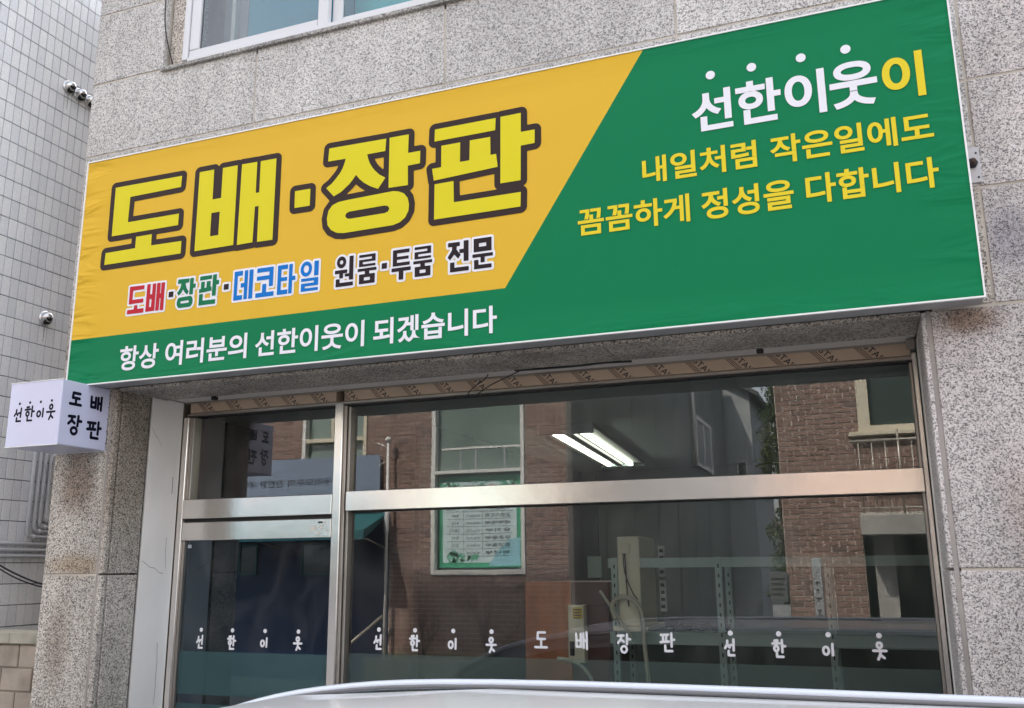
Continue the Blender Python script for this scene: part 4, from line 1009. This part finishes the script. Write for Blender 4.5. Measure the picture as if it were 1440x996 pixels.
# timetable poster
PO = empty('timetable_poster', (-1.68, OY-.06, -.25), label='pale blue worship timetable poster with green leaves inside the window opposite', cat='poster')
box('paper', -2.335, -1.03, OY-.072, OY-.068, -.90, .42, M_POSTG, PO); po = wpos(PO)
def P2(V, y=OY-.064): return [(-1.03-v[0]-po.x, y-po.y, v[2]-.90-po.z) for v in V]      # u from the reader's left, v up
def pm(n, VF, m, y=OY-.064): return mesh(n, P2(VF[0], y), VF[1], m, PO)
pm('paper_centre', poly_fill([[(.07, .07), (1.24, .07), (1.24, 1.24), (.07, 1.24)]]), M_POST, OY-.0665)
b = MB()
rowsP = [('수요일예배', '수요일오후', '7시30분'), ('금요기도회', '금요일오후', '9시'), ('새벽예배', '매일새벽', '5시'), ('유치부', '주일오전', '10시'), ('유초등부', '주일오전', '9시'), ('중고등부', '주일오후', '2시'), ('청년부', '주일오후', '2시')]
for i, (a, c, d_) in enumerate(rowsP):
    z = .825-i*.107
    b.add(*fit_text(a, .16, .16+.40, z, z+.055, .01)); b.add(*fit_text(c, .64, .64+.22, z+.006, z+.042)); b.add(*fit_text(d_, .98, .98+.03*len(d_)+.05, z, z+.055, .01))
pm('timetable_lettering', (b.V, b.F), M_BLACK)
b = MB()
for i in range(7): z = .80-i*.107; b.add([(.13, 0, z), (1.18, 0, z), (1.18, 0, z+.006), (.13, 0, z+.006)], [(0, 1, 2, 3)])
for u in (.60, .90): b.add([(u, 0, .19), (u+.005, 0, .19), (u+.005, 0, .90), (u, 0, .90)], [(0, 1, 2, 3)])
pm('timetable_rules', (b.V, b.F), M_TINK, OY-.0645)
pm('heading_lettering', fit_text('예', .36, .48, 1.05, 1.19, .02), M_RED); pm('heading_lettering', fit_text('배시간', .50, .90, 1.05, 1.19, .02), M_BLACK)
b = MB(); random.seed(3)
for cx, cz, n_, sp in ((1.0, .14, 16, .16), (.2, 1.19, 10, .12), (1.1, 1.19, 12, .12), (.75, .16, 7, .10), (.65, 1.21, 5, .14)):
    for q in range(n_):
        x, z, a, l_ = cx+random.uniform(-1, 1)*sp, cz+random.uniform(-.5, .5)*sp*.8, random.random()*6.3, random.uniform(.035, .075)
        ca_, sa_ = math.cos(a), math.sin(a)
        b.add([(min(1.29, max(.01, x+l_*(u*ca_-v*sa_))), 0, min(1.30, max(.01, z+l_*(u*sa_+v*ca_)))) for u, v in ((-1, 0), (-.4, .32), (.3, .3), (1, 0), (.3, -.3), (-.4, -.32))], [(0, 1, 2, 3, 4, 5)])
pm('leaf_print', (b.V, b.F), M_POSTL, OY-.0625)
pm('blue_wash', poly_fill([[(.02, .02), (.5, .02), (.38, .2), (.2, .38), (.02, .42)]]), M_POSTB, OY-.0655)

# flagpole, planter, shrubs, handrail
FP = empty('flagpole', (-3.1, OY+.14, GZ), label='thin white pole with a round finial beside the navy entrance, mirrored left of the poster', cat='pole')
tube('pole', [(-3.1, OY+.14, GZ), (-3.1, OY+.14, .97)], .028, M_WINWH, FP, r1=.02); 
v_, f_ = tube_geo([(0, 0, 0), (0, 0, .02), (0, 0, .05), (0, 0, .08), (0, 0, .10)], .02, 10)
V = [];
bm = bmesh.new(); bmesh.ops.create_uvsphere(bm, u_segments=12, v_segments=8, radius=.05); me = bpy.data.meshes.new('f'); bm.to_mesh(me); bm.free(); me.materials.append(M_WINWH)
link('finial', me, None, FP, (0, 0, 3.64)); tube('cleat_arm', [(-3.1, OY+.14, .88), (-3.28, OY+.14, .97)], .009, M_WINWH, FP); tube('cleat_arm', [(-3.1, OY+.14, .70), (-3.26, OY+.14, .62)], .009, M_WINWH, FP)
box('rope_knot', -3.14, -3.06, OY+.12, OY+.17, -.40, -.1, M_WHITE, FP, .02); None
PL = empty('planter', (-1.5, OY+.45, GZ), label='low pale concrete planter along the foot of the brick building opposite', cat='planter')
box('front_curb', -3.0, .9, OY+.8, OY+.9, GZ+.12, -2.1, M_CONC, PL, .01); box('soil', -3.0, .9, OY+.02, OY+.79, GZ+.12, -2.16, mat('soil', (.12, .10, .06), .95, bump=(20, .8, .02), var=(6, .3)), PL)
b = MB(); random.seed(5)
for q in range(420):
    x, y = random.uniform(-2.9, .8), random.uniform(OY+.1, OY+.75); h = random.uniform(.06, .28); dx, dy = random.uniform(-.08, .08), random.uniform(-.05, .05)
    b.add([(x-.006, y, -2.16), (x+.006, y, -2.16), (x+dx, y+dy, -2.16+h)], [(0, 1, 2)])
b.build('dry_grass', mat('dry_grass', (.30, .25, .12), .8), kind='stuff')
def shrub(x, y, label, h, seed, parts=None):
    random.seed(seed); t = empty('bare_shrub', (x, y, -2.16), label=label, cat='shrub', group='bare shrubs in the planter')
    b = MB()
    for q in range(9):
        a = random.random()*6.28; p = Vector((0, 0, 0)); pts = [p.copy()]; d = Vector((math.cos(a)*.4, math.sin(a)*.25, 1)).normalized()
        for s_ in range(5):
            d = (d+Vector((random.uniform(-.3, .3), random.uniform(-.2, .2), random.uniform(-.05, .2)))).normalized(); p = p+d*h/5; pts.append(p.copy())
            if s_ > 0:
                e_ = (d+Vector((random.uniform(-.9, .9), random.uniform(-.4, .4), .2))).normalized(); b.tube([p.copy(), p+e_*h*.12, p+e_*h*.22+Vector((0, 0, .02))], .004, 4, .0015)
        b.tube(pts, .008, 5, .003)
    b.build('branches', M_TWIG, t)
shrub(-2.35, OY+.4, 'small bare twiggy shrub below the left corner of the poster window', .75, 1)
shrub(-1.3, OY+.45, 'wider bare shrub below the right corner of the poster window', .95, 2)
shrub(-.7, OY+.4, 'bare shrub at the right end of the planter by the building corner', .7, 4)
HR = tube('handrail', [(-4.0, OY+.55, -2.45), (-3.75, OY+.5, -2.18), (-3.13, OY+.15, -1.58)], .025, M_RAIL, label='grey tubular handrail climbing to the navy entrance', cat='handrail')

# house at the far end of the side street
GH = empty('grey_house', (-2.3, -27, GZ), label='far pale grey house with a dark overhanging roof edge down the side street', cat='house')
box('wall', -5.0, .44, -30, -24.4, GZ, 4.2, M_GREY, GH)
go = wpos(GH)
def gm(n, P, m, y0, y1):
    V = [(x-go.x, y-go.y, z-go.z) for y in (y0, y1) for x, z in P]; k = len(P)
    mesh(n, V, [tuple(range(k))[::-1], tuple(range(k, 2*k))]+[(i, (i+1) % k, k+(i+1) % k, k+i) for i in range(k)], m, GH)
gm('gable', [(-5.0, 4.203), (.44, 4.203), (.44, 4.30), (-2.28, 6.0), (-5.0, 4.30)], M_GREY, -24.41, -30)
gm('roof', [(.75, 4.12), (.75, 4.26), (-2.28, 6.2), (-5.3, 4.26), (-5.3, 4.12), (-2.28, 6.02)], M_ROOF, -24.1, -30.3)
w3 = box('window', -.05, .25, -24.42, -24.36, 1.2, 2.2, M_WINWH, GH); box('pane', -.01, .21, -24.358, -24.352, 1.25, 2.15, M_G_FAR, w3)
# window on the side wall of the brick building
sw = box('side_window', XA1, XA1+.05, -21.0, -18.6, 1.5, 1.6, M_WINWH, A)
for q in ((-21.0, -20.9, 1.6, 2.7), (-18.7, -18.6, 1.6, 2.7), (-21, -18.6, 2.7, 2.8), (-19.85, -19.75, 1.6, 2.7)): box('window_frame', XA1, XA1+.05, q[0]+.001, q[1]-.001, q[2]+.001, q[3]-.001, M_WINWH, sw)
box('pane', XA1, XA1+.02, -20.9, -18.7, 1.601, 2.699, M_GREY, sw)
tube('side_downpipe', [(XA1+.06, -18.2, 3.9), (XA1+.06, -18.2, 1.4)], .04, M_WINWH, A)

# tree between
def tree(name, x, y, h, rx, z0, label, seed, n=11000):
    random.seed(seed); t = empty(name, (x, y, GZ), label=label, cat='tree')
    pts = [(0, 0, 0), (.03, .02, h*.3), (-.02, .03, h*.6), (.0, 0, h*.95)]
    v_, f_ = tube_geo(pts, .10, 8, .02); mesh('trunk', v_, f_, M_BARK, t, True)
    b = MB()
    for q in range(14):
        zz = h*(.2+.055*q); a = q*2.4; r_ = rx*.8*(1-.55*q/14); b.tube([(0, 0, zz), (r_*.5*math.cos(a), r_*.5*math.sin(a), zz+.12), (r_*math.cos(a), r_*math.sin(a), zz+.2)], .03, 5, .008)
    b.build('limb', M_BARK, t)
    cl = []
    for q in range(110):
        u = random.random(); zz = z0+(h-z0)*u; rr = rx*(1-.6*u**1.6)*random.uniform(.35, 1.0); a = random.random()*6.28
        cl.append((rr*math.cos(a), rr*math.sin(a), zz, random.uniform(.10, .22)))
    V = []; Fc = []
    for q in range(n):
        cx, cy, cz, cr = random.choice(cl)
        p = Vector((random.gauss(0, 1), random.gauss(0, 1), random.gauss(0, 1))); p = p.normalized()*cr*random.random()**.4
        c = Vector((cx, cy, cz))+p; a = Vector((random.uniform(-1, 1), random.uniform(-1, 1), random.uniform(-1, 1))).normalized(); bb = a.orthogonal().normalized(); s_ = random.uniform(.018, .038)
        o = len(V); V += [c-a*s_, c+bb*s_*.5, c+a*s_, c-bb*s_*.5]; Fc.append((o, o+1, o+2, o+3))
    mesh('crown', V, Fc, M_LEAF, t)
tree('evergreen_tree', 2.40, -10.42, 5.3, .30, 1.2, 'tall narrow evergreen beside the brick corner, mirrored in the right pane', 11)

# right hand brick house with balcony
C_ = empty('brick_house', (5.5, -10, GZ), label='brick house with a balcony and cream framed window, mirrored at the right', cat='house')
hC = [(3.62, 5.6, .74, 2.2), (3.55, 8.0, GZ-.1, -.32)]
brickwall(C_, 2.6, 8.0, GZ, 4.4, OY, hC, (3.1, .7))
for x0, x1, z0, z1 in ((2.6, 3.55, GZ, 4.4), (3.55, 3.62, -.32, 4.4), (5.6, 8.0, -.32, 4.4), (3.62, 5.6, -.32, .74), (3.62, 5.6, 2.2, 4.4)): box('mortar_wall', x0, x1, mf-.25, mf, z0, z1, M_MORT, C_)
box('side_wall', 2.6, 2.8, -16, mf-.252, GZ, 4.4, M_MORT, C_); box('side_wall', 7.8, 8, -16, mf-.252, GZ, 4.4, M_MORT, C_); box('back_wall', 2.81, 7.79, -16, -15.8, GZ, 4.4, M_MORT, C_)
box('garage_wall', 3.55, 7.79, -12.6, -12.5, GZ, -.34, M_IW, C_); box('garage_ceiling', 2.81, 7.79, -12.49, mf-.253, -.33, -.30, M_CONC, C_)
box('roof', 2.6, 8, -16, OY, 4.403, 4.6, M_CONC, C_)
w4 = box('window', 3.62, 3.76, OY-.12, OY+.03, .74, 2.2, M_CREAM, C_)
for q in ((3.761, 4.60, .742, .82), (4.36, 4.42, .821, 2.2)): box('window_frame', q[0], q[1], OY-.11, OY+.02, q[2], q[3], M_CREAM, w4)
box('pane', 3.761, 4.359, OY-.09, OY-.085, .821, 2.19, M_G_FAR, w4); box('pane', 4.421, 5.59, OY-.09, OY-.085, .742, 2.19, M_G_FAR, w4)
box('window_sill', 3.50, 5.7, OY+.002, OY+.12, .685, .735, M_CREAM, C_, .005)
BAL = empty('balcony', (4.6, OY+.4, -.5), label='pale concrete balcony with a thin metal railing on the brick house opposite', cat='balcony')
box('floor_slab', 3.54, 5.8, OY+.005, OY+.55, -.565, -.325, M_CONC, BAL, .01)
tube('top_rail', [(3.50, OY+.5, .57), (5.8, OY+.5, .57)], .018, M_RAIL, BAL); tube('bottom_rail', [(3.56, OY+.5, -.25), (5.8, OY+.5, -.25)], .012, M_RAIL, BAL)
for q in range(15):
    x = 3.60+q*.15; tube('baluster', [(x, OY+.5, -.33), (x, OY+.5, .56)], .008, M_RAIL, BAL, n=6)
tube('rail_post', [(4.05, OY+.5, -.325), (4.05, OY+.5, .70)], .014, M_RAIL, BAL)
box('garage_pillar', 3.66, 3.9, OY-.25, OY-.01, GZ, -.567, M_CONC, C_)
NB = empty('notice_board', (2.6, OY+.7, GZ), label='small white notice board on a post by the brick corner opposite', cat='sign')
box('board', 2.45, 2.66, OY+.7, OY+.72, -1.33, -.98, M_SIDE, NB); box('board', 2.47, 2.68, OY+.7, OY+.72, -1.58, -1.36, M_GREY, NB); box('post', 2.60, 2.68, OY+.65, OY+.69, GZ+.12, -1.0, M_SIDE, NB)
bb = MB()
for q in range(4): bb.box(2.48, 2.63-.02*(q % 2), OY+.721, OY+.723, -1.05-q*.06-.02, -1.05-q*.06)
mb_at(bb, 'notice_marks', M_TINK, NB)
WPo = empty('parking_post', (3.01, OY+.6, GZ), label='tall square white post with dark marks in front of the brick wall opposite', cat='post')
box('post', 2.955, 3.065, OY+.55, OY+.66, GZ+.12, -.82, M_GREY, WPo, .008)
bb = MB()
for z, wd in ((-1.12, .05), (-1.20, .03), (-1.30, .06), (-1.44, .04), (-1.50, .06)): bb.box(3.01-wd/2, 3.01+wd/2, OY+.6605, OY+.662, z, z+.02); bb.box(3.0, 3.012, OY+.6605, OY+.662, z-.03, z)
mb_at(bb, 'post_marks', M_TINK, WPo)
YB = empty('barrier', (2.2, OY+1.2, GZ), label='low pale yellow folding barrier by the side street corner', cat='barrier')
for x in (1.85, 1.98, 2.16): box('leg', x, x+.03, OY+1.2, OY+1.23, GZ, -1.95, M_CREAM, YB)
box('board', 1.86, 1.97, OY+1.231, OY+1.24, -2.3, -1.96, M_CREAM, YB); box('bar', 1.85, 2.19, OY+1.2, OY+1.23, -1.949, -1.92, M_CREAM, YB)

# a large reflecting neighbour down the street is left out; the sky closes the view
print('objects', len(bpy.data.objects))
